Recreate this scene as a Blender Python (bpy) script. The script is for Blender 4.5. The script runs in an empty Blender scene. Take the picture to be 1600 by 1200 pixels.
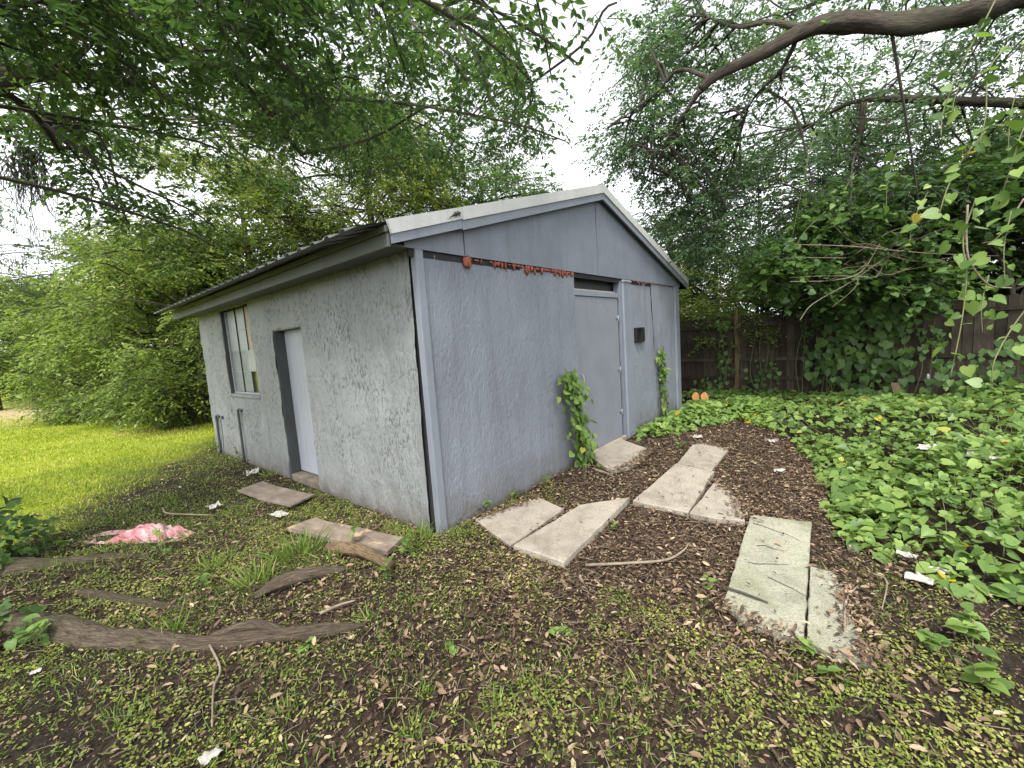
import bpy, bmesh, math, random
import numpy as np
from mathutils import Matrix, Vector

# ------------------------------------------------------------------ camera, sky, sun, exposure
F_PX = 652.895
YAW, PITCH, ROLL = 0.8657, 0.1068, 0.0703
CAM = np.array([-2.2326, -2.8685, 1.6673])
def _axes():
    f = np.array([math.sin(YAW)*math.cos(PITCH), math.cos(YAW)*math.cos(PITCH), -math.sin(PITCH)])
    r = np.array([math.cos(YAW), -math.sin(YAW), 0.0]); d = np.cross(f, r)
    c, s = math.cos(ROLL), math.sin(ROLL)
    return np.array([c*r+s*d, -s*r+c*d, f])
AX = _axes()
scene = bpy.context.scene
cam_d = bpy.data.cameras.new('camera'); cam = bpy.data.objects.new('camera', cam_d)
scene.collection.objects.link(cam)
cam_d.sensor_width = 36.0; cam_d.sensor_fit = 'HORIZONTAL'; cam_d.lens = F_PX/1600*36
cam_d.clip_start = 0.05; cam_d.clip_end = 1000
m = np.eye(4); m[:3, 0] = AX[0]; m[:3, 1] = -AX[1]; m[:3, 2] = -AX[2]; m[:3, 3] = CAM
cam.matrix_world = Matrix(m.tolist())
scene.camera = cam

SUN_EL, SUN_AZ = math.radians(58), math.radians(-118)      # azimuth from +Y towards +X
world = bpy.data.worlds.new('World'); scene.world = world; world.use_nodes = True
wn = world.node_tree; wn.nodes.clear()
sky = wn.nodes.new('ShaderNodeTexSky'); sky.sky_type = 'NISHITA'; sky.sun_disc = False
sky.sun_elevation = SUN_EL; sky.sun_rotation = SUN_AZ; sky.dust_density = 1.5; sky.air_density = 1.0; sky.ozone_density = 1.0
hs = wn.nodes.new('ShaderNodeHueSaturation'); hs.inputs['Saturation'].default_value = 0.12
bg = wn.nodes.new('ShaderNodeBackground'); bg.inputs['Strength'].default_value = 0.15
wo = wn.nodes.new('ShaderNodeOutputWorld')
wn.links.new(sky.outputs[0], hs.inputs['Color']); wn.links.new(hs.outputs[0], bg.inputs['Color']); wn.links.new(bg.outputs[0], wo.inputs['Surface'])
sd = bpy.data.lights.new('sun', 'SUN'); sd.energy = 1.5; sd.angle = math.radians(16); sd.color = (1.0, 0.95, 0.87)
sun = bpy.data.objects.new('sun', sd); scene.collection.objects.link(sun)
sv = Vector((math.sin(SUN_AZ)*math.cos(SUN_EL), math.cos(SUN_AZ)*math.cos(SUN_EL), math.sin(SUN_EL)))
sun.rotation_euler = (-sv).to_track_quat('-Z', 'Y').to_euler()
vs = scene.view_settings
scene.display_settings.display_device = 'sRGB'
vs.view_transform = 'Standard'; vs.look = 'None'; vs.gamma = 1.0; vs.use_curve_mapping = False
vs.exposure = 1.7
scene.render.engine = 'CYCLES'
scene.cycles.max_bounces = 5; scene.cycles.diffuse_bounces = 3; scene.cycles.transmission_bounces = 4; scene.cycles.transparent_max_bounces = 8

# ------------------------------------------------------------------ helpers
rng = np.random.default_rng(7); random.seed(7)
COL = scene.collection
def ray(x, y): return AX.T @ np.array([(x-800)/F_PX, (y-600)/F_PX, 1.0])
def P(x, y, d): return CAM + ray(x, y)*d                              # pixel at a forward depth
def PA(x, y, ax, v=0.0):                                              # pixel on an axis plane
    r = ray(x, y); return CAM + r*((v-CAM[ax])/r[ax])
def G(x, y):
    p = PA(x, y, 2, 0.0); return p

def _hash(ix, iy, iz, seed):
    h = (ix*374761393 + iy*668265263 + iz*2147483647 + seed*1274126177) & 0xffffffff
    h = ((h ^ (h >> 13))*1274126177) & 0xffffffff
    h = ((h ^ (h >> 16))*2246822519) & 0xffffffff
    return ((h ^ (h >> 15)) & 0xffff)/32767.5 - 1.0
def noise(p, seed=0):
    p = np.atleast_2d(np.asarray(p, float)); i = np.floor(p).astype(np.int64); f = p-i; f = f*f*(3-2*f)
    o = np.zeros(len(p))
    for dx in (0, 1):
        for dy in (0, 1):
            for dz in (0, 1):
                w = (f[:, 0] if dx else 1-f[:, 0])*(f[:, 1] if dy else 1-f[:, 1])*(f[:, 2] if dz else 1-f[:, 2])
                o += w*_hash(i[:, 0]+dx, i[:, 1]+dy, i[:, 2]+dz, seed)
    return o
def fbm(p, seed=0, oct=3):
    p = np.atleast_2d(np.asarray(p, float)); o = 0; a = 1.0
    for k in range(oct): o = o+a*noise(p*2**k, seed+k*17); a *= .5
    return o
def n2(x, y, s, seed=0, oct=3):
    x = np.atleast_1d(x); return fbm(np.stack([x*s, np.atleast_1d(y)*s, np.zeros_like(x, dtype=float)+.37], 1), seed, oct)
def norm(v): return v/np.maximum(np.linalg.norm(v, axis=-1, keepdims=True), 1e-9)

def raw_mesh(name, V, Fs, smooth=False):
    """Fs: (M,k) array or list of faces"""
    me = bpy.data.meshes.new(name); V = np.asarray(V, np.float32)
    if isinstance(Fs, np.ndarray):
        M, k = Fs.shape
        me.vertices.add(len(V)); me.vertices.foreach_set('co', V.ravel())
        me.loops.add(M*k); me.loops.foreach_set('vertex_index', Fs.astype(np.int32).ravel())
        me.polygons.add(M); me.polygons.foreach_set('loop_start', np.arange(0, M*k, k, dtype=np.int32))
        me.polygons.foreach_set('loop_total', np.full(M, k, np.int32))
        me.update(calc_edges=True)
    else:
        me.from_pydata(V.tolist(), [], [list(f) for f in Fs]); me.update()
    if smooth: me.polygons.foreach_set('use_smooth', np.ones(len(me.polygons), bool))
    return me
def link(name, me, mat=None, parent=None):
    o = bpy.data.objects.new(name, me); COL.objects.link(o)
    if mat is not None and me is not None and len(me.materials) == 0: me.materials.append(mat)
    if parent is not None: o.parent = parent
    return o
def obj(name, V, Fs, mat, parent=None, smooth=False):
    V = np.asarray(V, float)
    if parent is not None: V = V-np.array(parent_world(parent))
    return link(name, raw_mesh(name, V, Fs, smooth), mat, parent)
def parent_world(o):
    l = Vector((0, 0, 0))
    while o is not None: l = l+o.location; o = o.parent
    return l
def tag(o, label=None, cat=None, group=None, kind=None):
    if label: o['label'] = label
    if cat: o['category'] = cat
    if group: o['group'] = group
    if kind: o['kind'] = kind
    return o
def thing(name, loc, label, cat, group=None):
    o = bpy.data.objects.new(name, None); o.empty_display_size = .1; COL.objects.link(o)
    o.location = Vector([float(c) for c in loc]); return tag(o, label, cat, group)

class MB:
    def __init__(s): s.V = []; s.F = []; s.n = 0
    def add(s, V, F):
        V = np.asarray(V, float); s.V.append(V); s.F += [[i+s.n for i in f] for f in F]; s.n += len(V); return s
    def box(s, a, b, ch=0.0):
        """chamfered box from corner a to corner b"""
        a = np.minimum(a, b).astype(float) if True else a; b2 = np.maximum(np.asarray(a), np.asarray(b)).astype(float)
        bm = bmesh.new(); bmesh.ops.create_cube(bm, size=1.0)
        for v in bm.verts:
            v.co = Vector([a[k] if v.co[k] < 0 else b2[k] for k in range(3)])
        if ch > 0: bmesh.ops.bevel(bm, geom=list(bm.edges), offset=ch, segments=1, affect='EDGES', clamp_overlap=True)
        bm.verts.index_update()
        s.add([v.co[:] for v in bm.verts], [[v.index for v in f.verts] for f in bm.faces]); bm.free(); return s
    def tube(s, pts, radii, n=8, cap=True, bump=0.0, seed=0):
        V, F = tube_geo(pts, radii, n, cap, bump, seed); return s.add(V, F)
    def data(s): return np.concatenate(s.V), s.F
    def build(s, name, mat, parent=None, smooth=False):
        V, F = s.data(); return obj(name, V, F, mat, parent, smooth)

def resample(pts, k):
    """Catmull-Rom through pts, k steps per span"""
    pts = np.asarray(pts, float)
    if len(pts) == 2: return pts[0]+(pts[1]-pts[0])*np.linspace(0, 1, k+1)[:, None]
    q = np.vstack([2*pts[0]-pts[1], pts, 2*pts[-1]-pts[-2]]); out = []
    for i in range(1, len(q)-2):
        for t in np.linspace(0, 1, k, endpoint=False):
            a, b, c, d = q[i-1], q[i], q[i+1], q[i+2]
            out.append(.5*((2*b)+(-a+c)*t+(2*a-5*b+4*c-d)*t*t+(-a+3*b-3*c+d)*t**3))
    out.append(pts[-1]); return np.array(out)
def tube_geo(pts, radii, n=8, cap=True, bump=0.0, seed=0):
    pts = np.asarray(pts, float); k = len(pts)
    radii = np.interp(np.linspace(0, 1, k), np.linspace(0, 1, len(radii)), radii) if np.ndim(radii) else np.full(k, radii)
    t = norm(np.gradient(pts, axis=0)); u = np.cross(t[0], [0.3, .2, 1.0])
    if np.linalg.norm(u) < .1: u = np.cross(t[0], [1, 0, 0])
    V = []
    for i in range(k):
        u = u-t[i]*np.dot(u, t[i]); u = u/np.linalg.norm(u); w = np.cross(t[i], u)
        a = np.linspace(0, 2*math.pi, n, endpoint=False)
        ring = pts[i]+radii[i]*(np.cos(a)[:, None]*u+np.sin(a)[:, None]*w)
        V.append(ring)
    V = np.concatenate(V)
    if bump:
        c = np.repeat(pts, n, 0); d = V-c
        aa = np.tile(np.linspace(0, 2*math.pi, n, endpoint=False), k); ll = np.repeat(np.concatenate([[0], np.cumsum(np.linalg.norm(np.diff(pts, axis=0), axis=1))]), n)
        nz = .55*fbm(V*5.0, seed, 2)+.8*fbm(np.stack([np.cos(aa)*2.2, np.sin(aa)*2.2, ll*1.3], 1), seed+5, 3)
        V = c+d*(1+bump*nz)[:, None]
    F = [[i*n+j, i*n+(j+1) % n, (i+1)*n+(j+1) % n, (i+1)*n+j] for i in range(k-1) for j in range(n)]
    if cap: F += [list(range(n))[::-1], [(k-1)*n+j for j in range(n)]]
    return V, F

# ------------------------------------------------------------------ materials
def mat_new(name):
    mt = bpy.data.materials.new(name); mt.use_nodes = True; nt = mt.node_tree; nt.nodes.clear()
    out = nt.nodes.new('ShaderNodeOutputMaterial'); b = nt.nodes.new('ShaderNodeBsdfPrincipled')
    nt.links.new(b.outputs[0], out.inputs['Surface']); return mt, nt, b, out
def N(nt, typ, **kw):
    n = nt.nodes.new(typ)
    for k, v in kw.items():
        if k in n.inputs: n.inputs[k].default_value = v
        else: setattr(n, k, v)
    return n
def ramp(nt, fac, stops, interp='LINEAR'):
    r = nt.nodes.new('ShaderNodeValToRGB'); cr = r.color_ramp; cr.interpolation = interp
    while len(cr.elements) < len(stops): cr.elements.new(.5)
    for e, (p, c) in zip(cr.elements, stops): e.position = p; e.color = (*c, 1) if len(c) == 3 else c
    nt.links.new(fac, r.inputs[0]); return r.outputs[0]
def g3(v): return (v, v, v)
def mixc(nt, fac, a, b, mode='MIX'):
    n = nt.nodes.new('ShaderNodeMix'); n.data_type = 'RGBA'; n.blend_type = mode
    for s, v in ((n.inputs[0], fac), (n.inputs[6], a), (n.inputs[7], b)):
        if hasattr(v, 'is_linked'): nt.links.new(v, s)
        else: s.default_value = v if not isinstance(v, tuple) else (*v, 1)
    return n.outputs[2]
def coords(nt, scale=(1, 1, 1), kind='Object', rot=(0, 0, 0)):
    tc = nt.nodes.new('ShaderNodeTexCoord'); mp = nt.nodes.new('ShaderNodeMapping')
    mp.inputs['Scale'].default_value = scale; mp.inputs['Rotation'].default_value = rot
    nt.links.new(tc.outputs[kind], mp.inputs[0]); return mp.outputs[0]
def noise_n(nt, vec, scale, detail=4, rough=.55, dist=0.0):
    n = N(nt, 'ShaderNodeTexNoise'); n.inputs['Scale'].default_value = scale; n.inputs['Detail'].default_value = detail
    n.inputs['Roughness'].default_value = rough; n.inputs['Distortion'].default_value = dist
    nt.links.new(vec, n.inputs['Vector']); return n.outputs['Fac']
def bump(nt, b, h, strength=.5, dist=.01):
    n = nt.nodes.new('ShaderNodeBump'); n.inputs['Strength'].default_value = strength; n.inputs['Distance'].default_value = dist
    nt.links.new(h, n.inputs['Height']); nt.links.new(n.outputs[0], b.inputs['Normal']); return n

def m_stucco(name, base, dirt, amt, streak):  # dirt: colour of the painted trowel-ridge shadows
    mt, nt, b, out = mat_new(name)
    v = coords(nt); vst = coords(nt, (1, 1, .42))
    big = noise_n(nt, v, 1.3, 4); fine = noise_n(nt, vst, 44, 5, .62, .5); grain = noise_n(nt, v, 140, 3)
    col = mixc(nt, ramp(nt, big, [(.35, g3(0)), (.7, g3(1))]), tuple(c*.88 for c in base), tuple(min(1, c*1.08) for c in base))
    stn = noise_n(nt, coords(nt, (3.2, 3.2, .22)), 3.0, 5, .65); col = mixc(nt, ramp(nt, stn, [(.5, g3(0)), (.72, g3(.38))]), col, tuple(c*.55 for c in base))
    blot = noise_n(nt, v, 6.5, 5, .7); col = mixc(nt, ramp(nt, blot, [(.58, g3(0)), (.7, g3(.22))]), col, tuple(min(1, c*1.35) for c in base))
    ridge_shade = ramp(nt, fine, [(streak, g3(1)), (streak+.09, g3(0))])                       # trowel-ridge shadows painted in as dark flecks
    gate = ramp(nt, noise_n(nt, v, 2.1, 3), [(.36, g3(.15)), (.62, g3(1))])
    mu = N(nt, 'ShaderNodeMath', operation='MULTIPLY'); nt.links.new(ridge_shade, mu.inputs[0]); nt.links.new(gate, mu.inputs[1])
    mu2 = N(nt, 'ShaderNodeMath', operation='MULTIPLY'); nt.links.new(mu.outputs[0], mu2.inputs[0]); mu2.inputs[1].default_value = amt
    col = mixc(nt, mu2.outputs[0], col, dirt)
    # splash of soil near the foot of the wall
    sep = nt.nodes.new('ShaderNodeSeparateXYZ'); nt.links.new(v, sep.inputs[0])
    ad = N(nt, 'ShaderNodeMath', operation='MULTIPLY_ADD'); nt.links.new(noise_n(nt, v, 5, 4), ad.inputs[0]); ad.inputs[1].default_value = .5; nt.links.new(sep.outputs['Z'], ad.inputs[2])
    sp = ramp(nt, ad.outputs[0], [(.24, g3(.85)), (.34, g3(.4)), (.62, g3(0))])
    col = mixc(nt, sp, col, (.12, .105, .085))
    nt.links.new(col, b.inputs['Base Color']); b.inputs['Roughness'].default_value = .62; b.inputs['Specular IOR Level'].default_value = .35
    hm = N(nt, 'ShaderNodeMath', operation='MULTIPLY_ADD'); nt.links.new(grain, hm.inputs[0]); hm.inputs[1].default_value = .25; nt.links.new(fine, hm.inputs[2])
    bump(nt, b, hm.outputs[0], 1.0, .018); return mt
def m_paint(name, base, rough=.5, grime=.25, grain=(3, 3, .4), bs=.15):
    mt, nt, b, out = mat_new(name); v = coords(nt); vg = coords(nt, grain)
    a = noise_n(nt, v, 2.2, 5, .6); s = noise_n(nt, vg, 14, 4, .6)
    c1 = mixc(nt, ramp(nt, a, [(.3, g3(0)), (.75, g3(1))]), tuple(c*(1-grime) for c in base), tuple(min(1, c*1.05) for c in base))
    c2 = mixc(nt, ramp(nt, s, [(.60, g3(0)), (.78, g3(.5))]), c1, tuple(c*.45 for c in base))
    st = noise_n(nt, coords(nt, (4, 4, .3)), 2.6, 5, .7); c2 = mixc(nt, ramp(nt, st, [(.52, g3(0)), (.75, g3(.4))]), c2, tuple(c*.5 for c in base))
    nt.links.new(c2, b.inputs['Base Color']); b.inputs['Roughness'].default_value = rough; b.inputs['Specular IOR Level'].default_value = .35
    bump(nt, b, s, bs, .01); return mt
def m_wood(name, c0, c1, scale=(1, 1, .08), rough=.85, freq=30, obj_rand=True, patch=None):
    mt, nt, b, out = mat_new(name); v = coords(nt, scale)
    g = noise_n(nt, v, freq, 5, .6, .4); a = noise_n(nt, coords(nt), 3, 4)
    col = ramp(nt, g, [(.3, c0), (.7, c1)])
    col = mixc(nt, ramp(nt, a, [(.45, g3(0)), (.7, g3(.6))]), col, tuple(c*.5 for c in c0))
    if patch: col = mixc(nt, ramp(nt, noise_n(nt, coords(nt), 4.2, 3), [(.61, g3(0)), (.65, g3(.9))]), col, patch)
    if obj_rand:
        oi = nt.nodes.new('ShaderNodeObjectInfo'); r = ramp(nt, oi.outputs['Random'], [(0, g3(.6)), (1, g3(1.3))])
        col = mixc(nt, 1.0, col, r, 'MULTIPLY')
    nt.links.new(col, b.inputs['Base Color']); b.inputs['Roughness'].default_value = rough; b.inputs['Specular IOR Level'].default_value = .2
    bump(nt, b, g, .6, .006); return mt
def m_leaf(name, stops, trans=.35, per_object=False, rough=.45, tmul=1.3):
    mt, nt, b, out = mat_new(name)
    if per_object: fac = nt.nodes.new('ShaderNodeObjectInfo').outputs['Random']
    else: fac = N(nt, 'ShaderNodeAttribute', attribute_name='rnd').outputs['Fac']
    col = ramp(nt, fac, stops)
    nt.links.new(col, b.inputs['Base Color']); b.inputs['Roughness'].default_value = rough; b.inputs['Specular IOR Level'].default_value = .3
    tr = nt.nodes.new('ShaderNodeBsdfTranslucent'); tc = mixc(nt, 1.0, col, (tmul*1.05, tmul*1.1, tmul*.6), 'MULTIPLY'); nt.links.new(tc, tr.inputs['Color'])
    mx = nt.nodes.new('ShaderNodeMixShader'); mx.inputs[0].default_value = trans
    nt.links.new(b.outputs[0], mx.inputs[1]); nt.links.new(tr.outputs[0], mx.inputs[2]); nt.links.new(mx.outputs[0], out.inputs['Surface'])
    return mt
def m_bark(name, c0, c1, sc=9):
    mt, nt, b, out = mat_new(name)
    at = N(nt, 'ShaderNodeAttribute', attribute_name='tuv'); mp = nt.nodes.new('ShaderNodeMapping'); mp.inputs['Scale'].default_value = (1, 1, .16); nt.links.new(at.outputs['Vector'], mp.inputs[0]); v = mp.outputs[0]
    g = noise_n(nt, v, sc, 7, .7, .5); a = noise_n(nt, coords(nt), 1.8, 4)
    col = ramp(nt, g, [(.3, c0), (.68, c1)])
    col = mixc(nt, ramp(nt, a, [(.5, g3(0)), (.75, g3(.5))]), col, (.09, .11, .055))
    nt.links.new(col, b.inputs['Base Color']); b.inputs['Roughness'].default_value = .95; b.inputs['Specular IOR Level'].default_value = .15
    bump(nt, b, g, 1.0, .05); return mt
def m_plain(name, c, rough=.6, metal=0.0, var=.2, sc=12):
    mt, nt, b, out = mat_new(name)
    col = ramp(nt, noise_n(nt, coords(nt), sc, 4), [(.3, tuple(x*(1-var) for x in c)), (.7, tuple(min(1, x*(1+var)) for x in c))])
    nt.links.new(col, b.inputs['Base Color']); b.inputs['Roughness'].default_value = rough; b.inputs['Metallic'].default_value = metal; return mt

M = {}
PAINT = (.205, .225, .262)
M['front'] = m_stucco('stucco_front', PAINT, (.085, .093, .107), .3, .35)
M['side'] = m_stucco('stucco_side', (.25, .266, .268), (.06, .064, .058), .8, .41)  # same paint as the front, lightened to stand for its brighter light
M['paint'] = m_paint('grey_paint', PAINT, .5, .16)
M['gable'] = m_paint('gable_paint', (.175, .195, .232), .5, .2, (1.2, 1.2, 1.2), .1)
M['doorpaint'] = m_paint('door_paint', (.205, .222, .255), .45, .15, (2, 2, .6), .06)
M['sidedoor'] = m_paint('side_door_paint', (.33, .35, .395), .45, .16, (2, 2, .5), .05)
M['jamb'] = m_paint('dark_jamb_paint', (.052, .062, .06), .6, .3)
M['fascia'] = m_paint('fascia_paint', (.105, .115, .103), .6, .3, (3, .3, 3))
M['rake'] = m_paint('rake_metal', (.47, .48, .46), .4, .14, (.5, 3, 3), .05)
M['roof'] = m_plain('roof_metal', (.17, .175, .17), .45, .55, .3, 3)
M['dark'] = m_plain('dark_gap', (.018, .018, .02), .9)
M['interior'] = m_plain('interior_board', (.05, .05, .052), .9)
M['foam'] = m_plain('red_foam', (.22, .055, .03), .75, 0, .6, 45)
M['black'] = m_plain('black_plastic', (.012, .012, .014), .5)
M['pipe'] = m_plain('pipe_grey', (.05, .055, .06), .5)
M['white'] = m_plain('white_paper', (.36, .345, .31), .8, 0, .25, 18)
M['steel'] = m_plain('worn_steel', (.3, .3, .3), .4, .7)
M['pane'] = m_paint('painted_pane', (.33, .355, .365), .35, .3, (6, 6, 1.2), .2)
M['pane_b'] = m_paint('painted_pane_streaky', (.27, .295, .305), .3, .5, (10, 10, .8), .3)
M['card'] = m_plain('tan_card', (.36, .30, .235), .8, 0, .2, 5)
M['olive'] = m_plain('olive_glass', (.085, .085, .02), .15, 0, .5, 6)
M['fence'] = m_wood('weathered_fence', (.03, .024, .018), (.085, .068, .05))
M['post'] = m_wood('fence_post_wood', (.07, .048, .028), (.16, .115, .07))
M['plank'] = m_wood('plank_wood', (.13, .1, .078), (.25, .2, .16), (1, .12, 1), .85, 22, True, (.33, .25, .16))
M['ply'] = m_wood('plywood_grey', (.15, .12, .095), (.25, .21, .17), (1, .3, 1), .85, 16, False)
M['bark'] = m_bark('oak_bark', (.02, .017, .014), (.125, .105, .085), 46)
M['root'] = m_bark('root_bark', (.03, .023, .017), (.21, .165, .12), 75)
M['twig'] = m_plain('twig', (.045, .037, .03), .9)
M['deadtwig'] = m_plain('dead_twig', (.2, .16, .115), .9, 0, .35, 20)
M['stem'] = m_plain('vine_stem', (.12, .13, .05), .7)
M['cut'] = m_plain('cut_wood', (.62, .32, .1), .8, 0, .3, 25)
M['logwood'] = m_bark('bare_log', (.07, .045, .028), (.36, .25, .15), 90)
M['lizard'] = m_plain('lizard_skin', (.03, .026, .02), .7)
def concrete(name, c, green):
    mt, nt, b, out = mat_new(name); v = coords(nt)
    a = noise_n(nt, v, 3.2, 6, .65); f = noise_n(nt, v, 70, 4, .7); pits = N(nt, 'ShaderNodeTexVoronoi'); pits.inputs['Scale'].default_value = 90; nt.links.new(v, pits.inputs['Vector'])
    col = ramp(nt, a, [(.3, tuple(x*.66 for x in c)), (.5, c), (.75, tuple(min(1, x*1.15) for x in c))])
    col = mixc(nt, ramp(nt, f, [(.35, g3(.6)), (.5, g3(0))]), col, tuple(x*.45 for x in c))
    col = mixc(nt, ramp(nt, noise_n(nt, v, 1.9, 5, .6, .6), [(.5, g3(0)), (.66, g3(.6))]), col, green)
    nt.links.new(col, b.inputs['Base Color']); b.inputs['Roughness'].default_value = .9; b.inputs['Specular IOR Level'].default_value = .2
    hm = N(nt, 'ShaderNodeMath', operation='ADD'); nt.links.new(f, hm.inputs[0]); nt.links.new(pits.outputs['Distance'], hm.inputs[1])
    bump(nt, b, hm.outputs[0], .6, .006); return mt
M['slab'] = concrete('concrete', (.345, .305, .25), (.17, .145, .11))
M['slabmoss'] = concrete('mossy_concrete', (.30, .295, .225), (.15, .16, .09))
def pink():
    mt, nt, b, out = mat_new('pink_plastic'); a = noise_n(nt, coords(nt), 7, 3)
    col = ramp(nt, a, [(.35, (.36, .1, .125)), (.55, (.42, .2, .215)), (.68, (.42, .36, .34))])
    nt.links.new(col, b.inputs['Base Color']); b.inputs['Roughness'].default_value = .35; return mt
M['pink'] = pink()
M['oak'] = m_leaf('oak_leaf', [(0, (.034, .068, .03)), (.5, (.058, .108, .038)), (.85, (.09, .15, .046)), (1, (.13, .18, .06))], .55, False, .4, 1.5)
M['oakcool'] = m_leaf('oak_leaf_cool', [(0, (.038, .074, .048)), (.5, (.064, .118, .066)), (.85, (.1, .165, .08)), (1, (.13, .2, .09))], .55, False, .4, 1.5)
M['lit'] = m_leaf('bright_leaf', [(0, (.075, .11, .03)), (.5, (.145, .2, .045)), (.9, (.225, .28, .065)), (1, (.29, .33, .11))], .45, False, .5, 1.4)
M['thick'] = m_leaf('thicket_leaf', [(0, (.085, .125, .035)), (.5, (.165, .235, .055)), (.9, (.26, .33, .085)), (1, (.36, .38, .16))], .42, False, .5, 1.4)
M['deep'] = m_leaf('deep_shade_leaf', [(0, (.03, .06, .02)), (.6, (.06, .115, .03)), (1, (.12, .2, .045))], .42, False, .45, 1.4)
M['far'] = m_leaf('far_leaf', [(0, (.045, .085, .035)), (.6, (.08, .135, .05)), (1, (.13, .19, .07))], .35)
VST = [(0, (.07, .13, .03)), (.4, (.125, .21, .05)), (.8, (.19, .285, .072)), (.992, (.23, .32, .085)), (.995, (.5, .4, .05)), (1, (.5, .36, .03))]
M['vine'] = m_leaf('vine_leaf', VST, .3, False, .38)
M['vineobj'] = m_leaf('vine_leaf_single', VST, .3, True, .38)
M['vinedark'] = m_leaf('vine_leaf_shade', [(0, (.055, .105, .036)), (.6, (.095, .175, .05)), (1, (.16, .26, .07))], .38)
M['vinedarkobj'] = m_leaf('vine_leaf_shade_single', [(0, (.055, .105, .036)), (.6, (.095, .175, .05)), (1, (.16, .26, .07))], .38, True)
M['weed'] = m_leaf('weed_leaf', [(0, (.075, .1, .025)), (.4, (.155, .19, .042)), (.75, (.25, .275, .062)), (.93, (.35, .345, .095)), (1, (.44, .38, .15))], .25)
M['grass'] = m_leaf('grass_blade', [(0, (.06, .12, .018)), (.5, (.125, .21, .034)), (.9, (.22, .3, .06)), (1, (.38, .34, .15))], .3)
M['lawn'] = m_leaf('lawn_blade', [(0, (.19, .25, .018)), (.5, (.28, .345, .026)), (.8, (.4, .43, .05)), (1, (.5, .46, .16))], .35)
M['litter'] = m_leaf('dead_leaf', [(0, (.03, .02, .014)), (.3, (.085, .054, .034)), (.6, (.175, .115, .07)), (.88, (.28, .2, .125)), (1, (.4, .32, .21))], .06, False, .7, 1)
M['moss'] = m_leaf('spanish_moss', [(0, (.09, .1, .075)), (1, (.2, .21, .16))], .2)

# ------------------------------------------------------------------ leaf clouds
TPL = {
 'oval': (np.array([[0, 0, 0], [.2, .3, .05], [.19, .65, .05], [0, 1, -.06], [-.19, .65, .05], [-.2, .3, .05]]), [[0, 1, 2, 3], [0, 3, 4, 5]]),
 'slim': (np.array([[0, 0, 0], [.12, .35, .04], [.11, .7, .05], [0, 1, .0], [-.11, .7, .05], [-.12, .35, .04]]), [[0, 1, 2, 3], [0, 3, 4, 5]]),
 'heart': (np.array([[0, .1, -.03], [0, .5, 0], [0, 1, -.13],
     [.17, -.04, .0], [.36, .05, .03], [.45, .25, .04], [.38, .53, .045], [.18, .8, -.02],
     [-.17, -.04, .0], [-.36, .05, .03], [-.45, .25, .04], [-.38, .53, .045], [-.18, .8, -.02]]), [[0, 3, 4, 5, 1], [1, 5, 6, 7, 2], [1, 10, 9, 8, 0], [2, 12, 11, 10, 1]]),
 'round': (np.array([[0, 0, 0], [.38, .2, .06], [.42, .65, .05], [0, 1, 0], [-.42, .65, .05], [-.38, .2, .06]]), [[0, 1, 2, 3], [0, 3, 4, 5]]),
 'blade': (np.array([[-.5, 0, 0], [.5, 0, 0], [.42, .5, .0], [-.42, .5, .0], [.05, .95, -.28], [-.05, .95, -.28]]), [[0, 1, 2, 3], [3, 2, 4, 5]]),
 'curl': (np.array([[0, 0, .0], [.17, .3, .13], [.15, .7, .16], [.02, 1, .08], [-.15, .65, .12], [-.17, .3, .10]]), [[0, 1, 2, 3], [0, 3, 4, 5]]),
}
def leaves(name, pos, d, nrm, size, mat, tpl='oval', parent=None, rnd=None, width=None, kind=None):
    T, TF = TPL[tpl]; n = len(pos); k = len(T)
    y = norm(np.asarray(d, float)); x = norm(np.cross(y, nrm)+1e-6); z = np.cross(x, y)
    size = np.broadcast_to(size, (n,)).astype(float); wd = size if width is None else np.broadcast_to(width, (n,)).astype(float)
    V = pos[:, None, :]+(T[None, :, 0, None]*x[:, None, :])*wd[:, None, None]+(T[None, :, 1, None]*y[:, None, :]+T[None, :, 2, None]*z[:, None, :])*size[:, None, None]
    TF = np.array(TF); Fs = (np.arange(n)[:, None, None]*k+TF[None]).reshape(-1, TF.shape[1])
    V = V.reshape(-1, 3)
    if parent is not None: V = V-np.array(parent_world(parent))
    me = raw_mesh(name, V, Fs, tpl == 'heart')
    if rnd is None: rnd = rng.random(n)
    at = me.attributes.new('rnd', 'FLOAT', 'FACE'); at.data.foreach_set('value', np.repeat(rnd, len(TF)).astype(np.float32))
    o = link(name, me, mat, parent)
    if kind: o['kind'] = kind
    return o
def fast_tubes(starts, ends, r, sag=0.0):
    """many thin three-sided twigs with one bend -> V, F arrays"""
    n = len(starts); t = norm(ends-starts); u = norm(np.cross(t, np.array([.31, .17, .93]))); w = np.cross(t, u)
    mid = (starts+ends)/2; mid[:, 2] += sag
    Vs = []
    for c, s in ((starts, 1.0), (mid, .75), (ends, .35)):
        for a in (0, 2.094, 4.189): Vs.append(c+(u*math.cos(a)+w*math.sin(a))*np.reshape(r, (-1, 1))*s)
    V = np.stack(Vs, 1).reshape(-1, 3)
    f = np.array([[i*3+j, i*3+(j+1) % 3, (i+1)*3+(j+1) % 3, (i+1)*3+j] for i in range(2) for j in range(3)])
    return V, (np.arange(n)[:, None, None]*9+f[None]).reshape(-1, 4)
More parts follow.
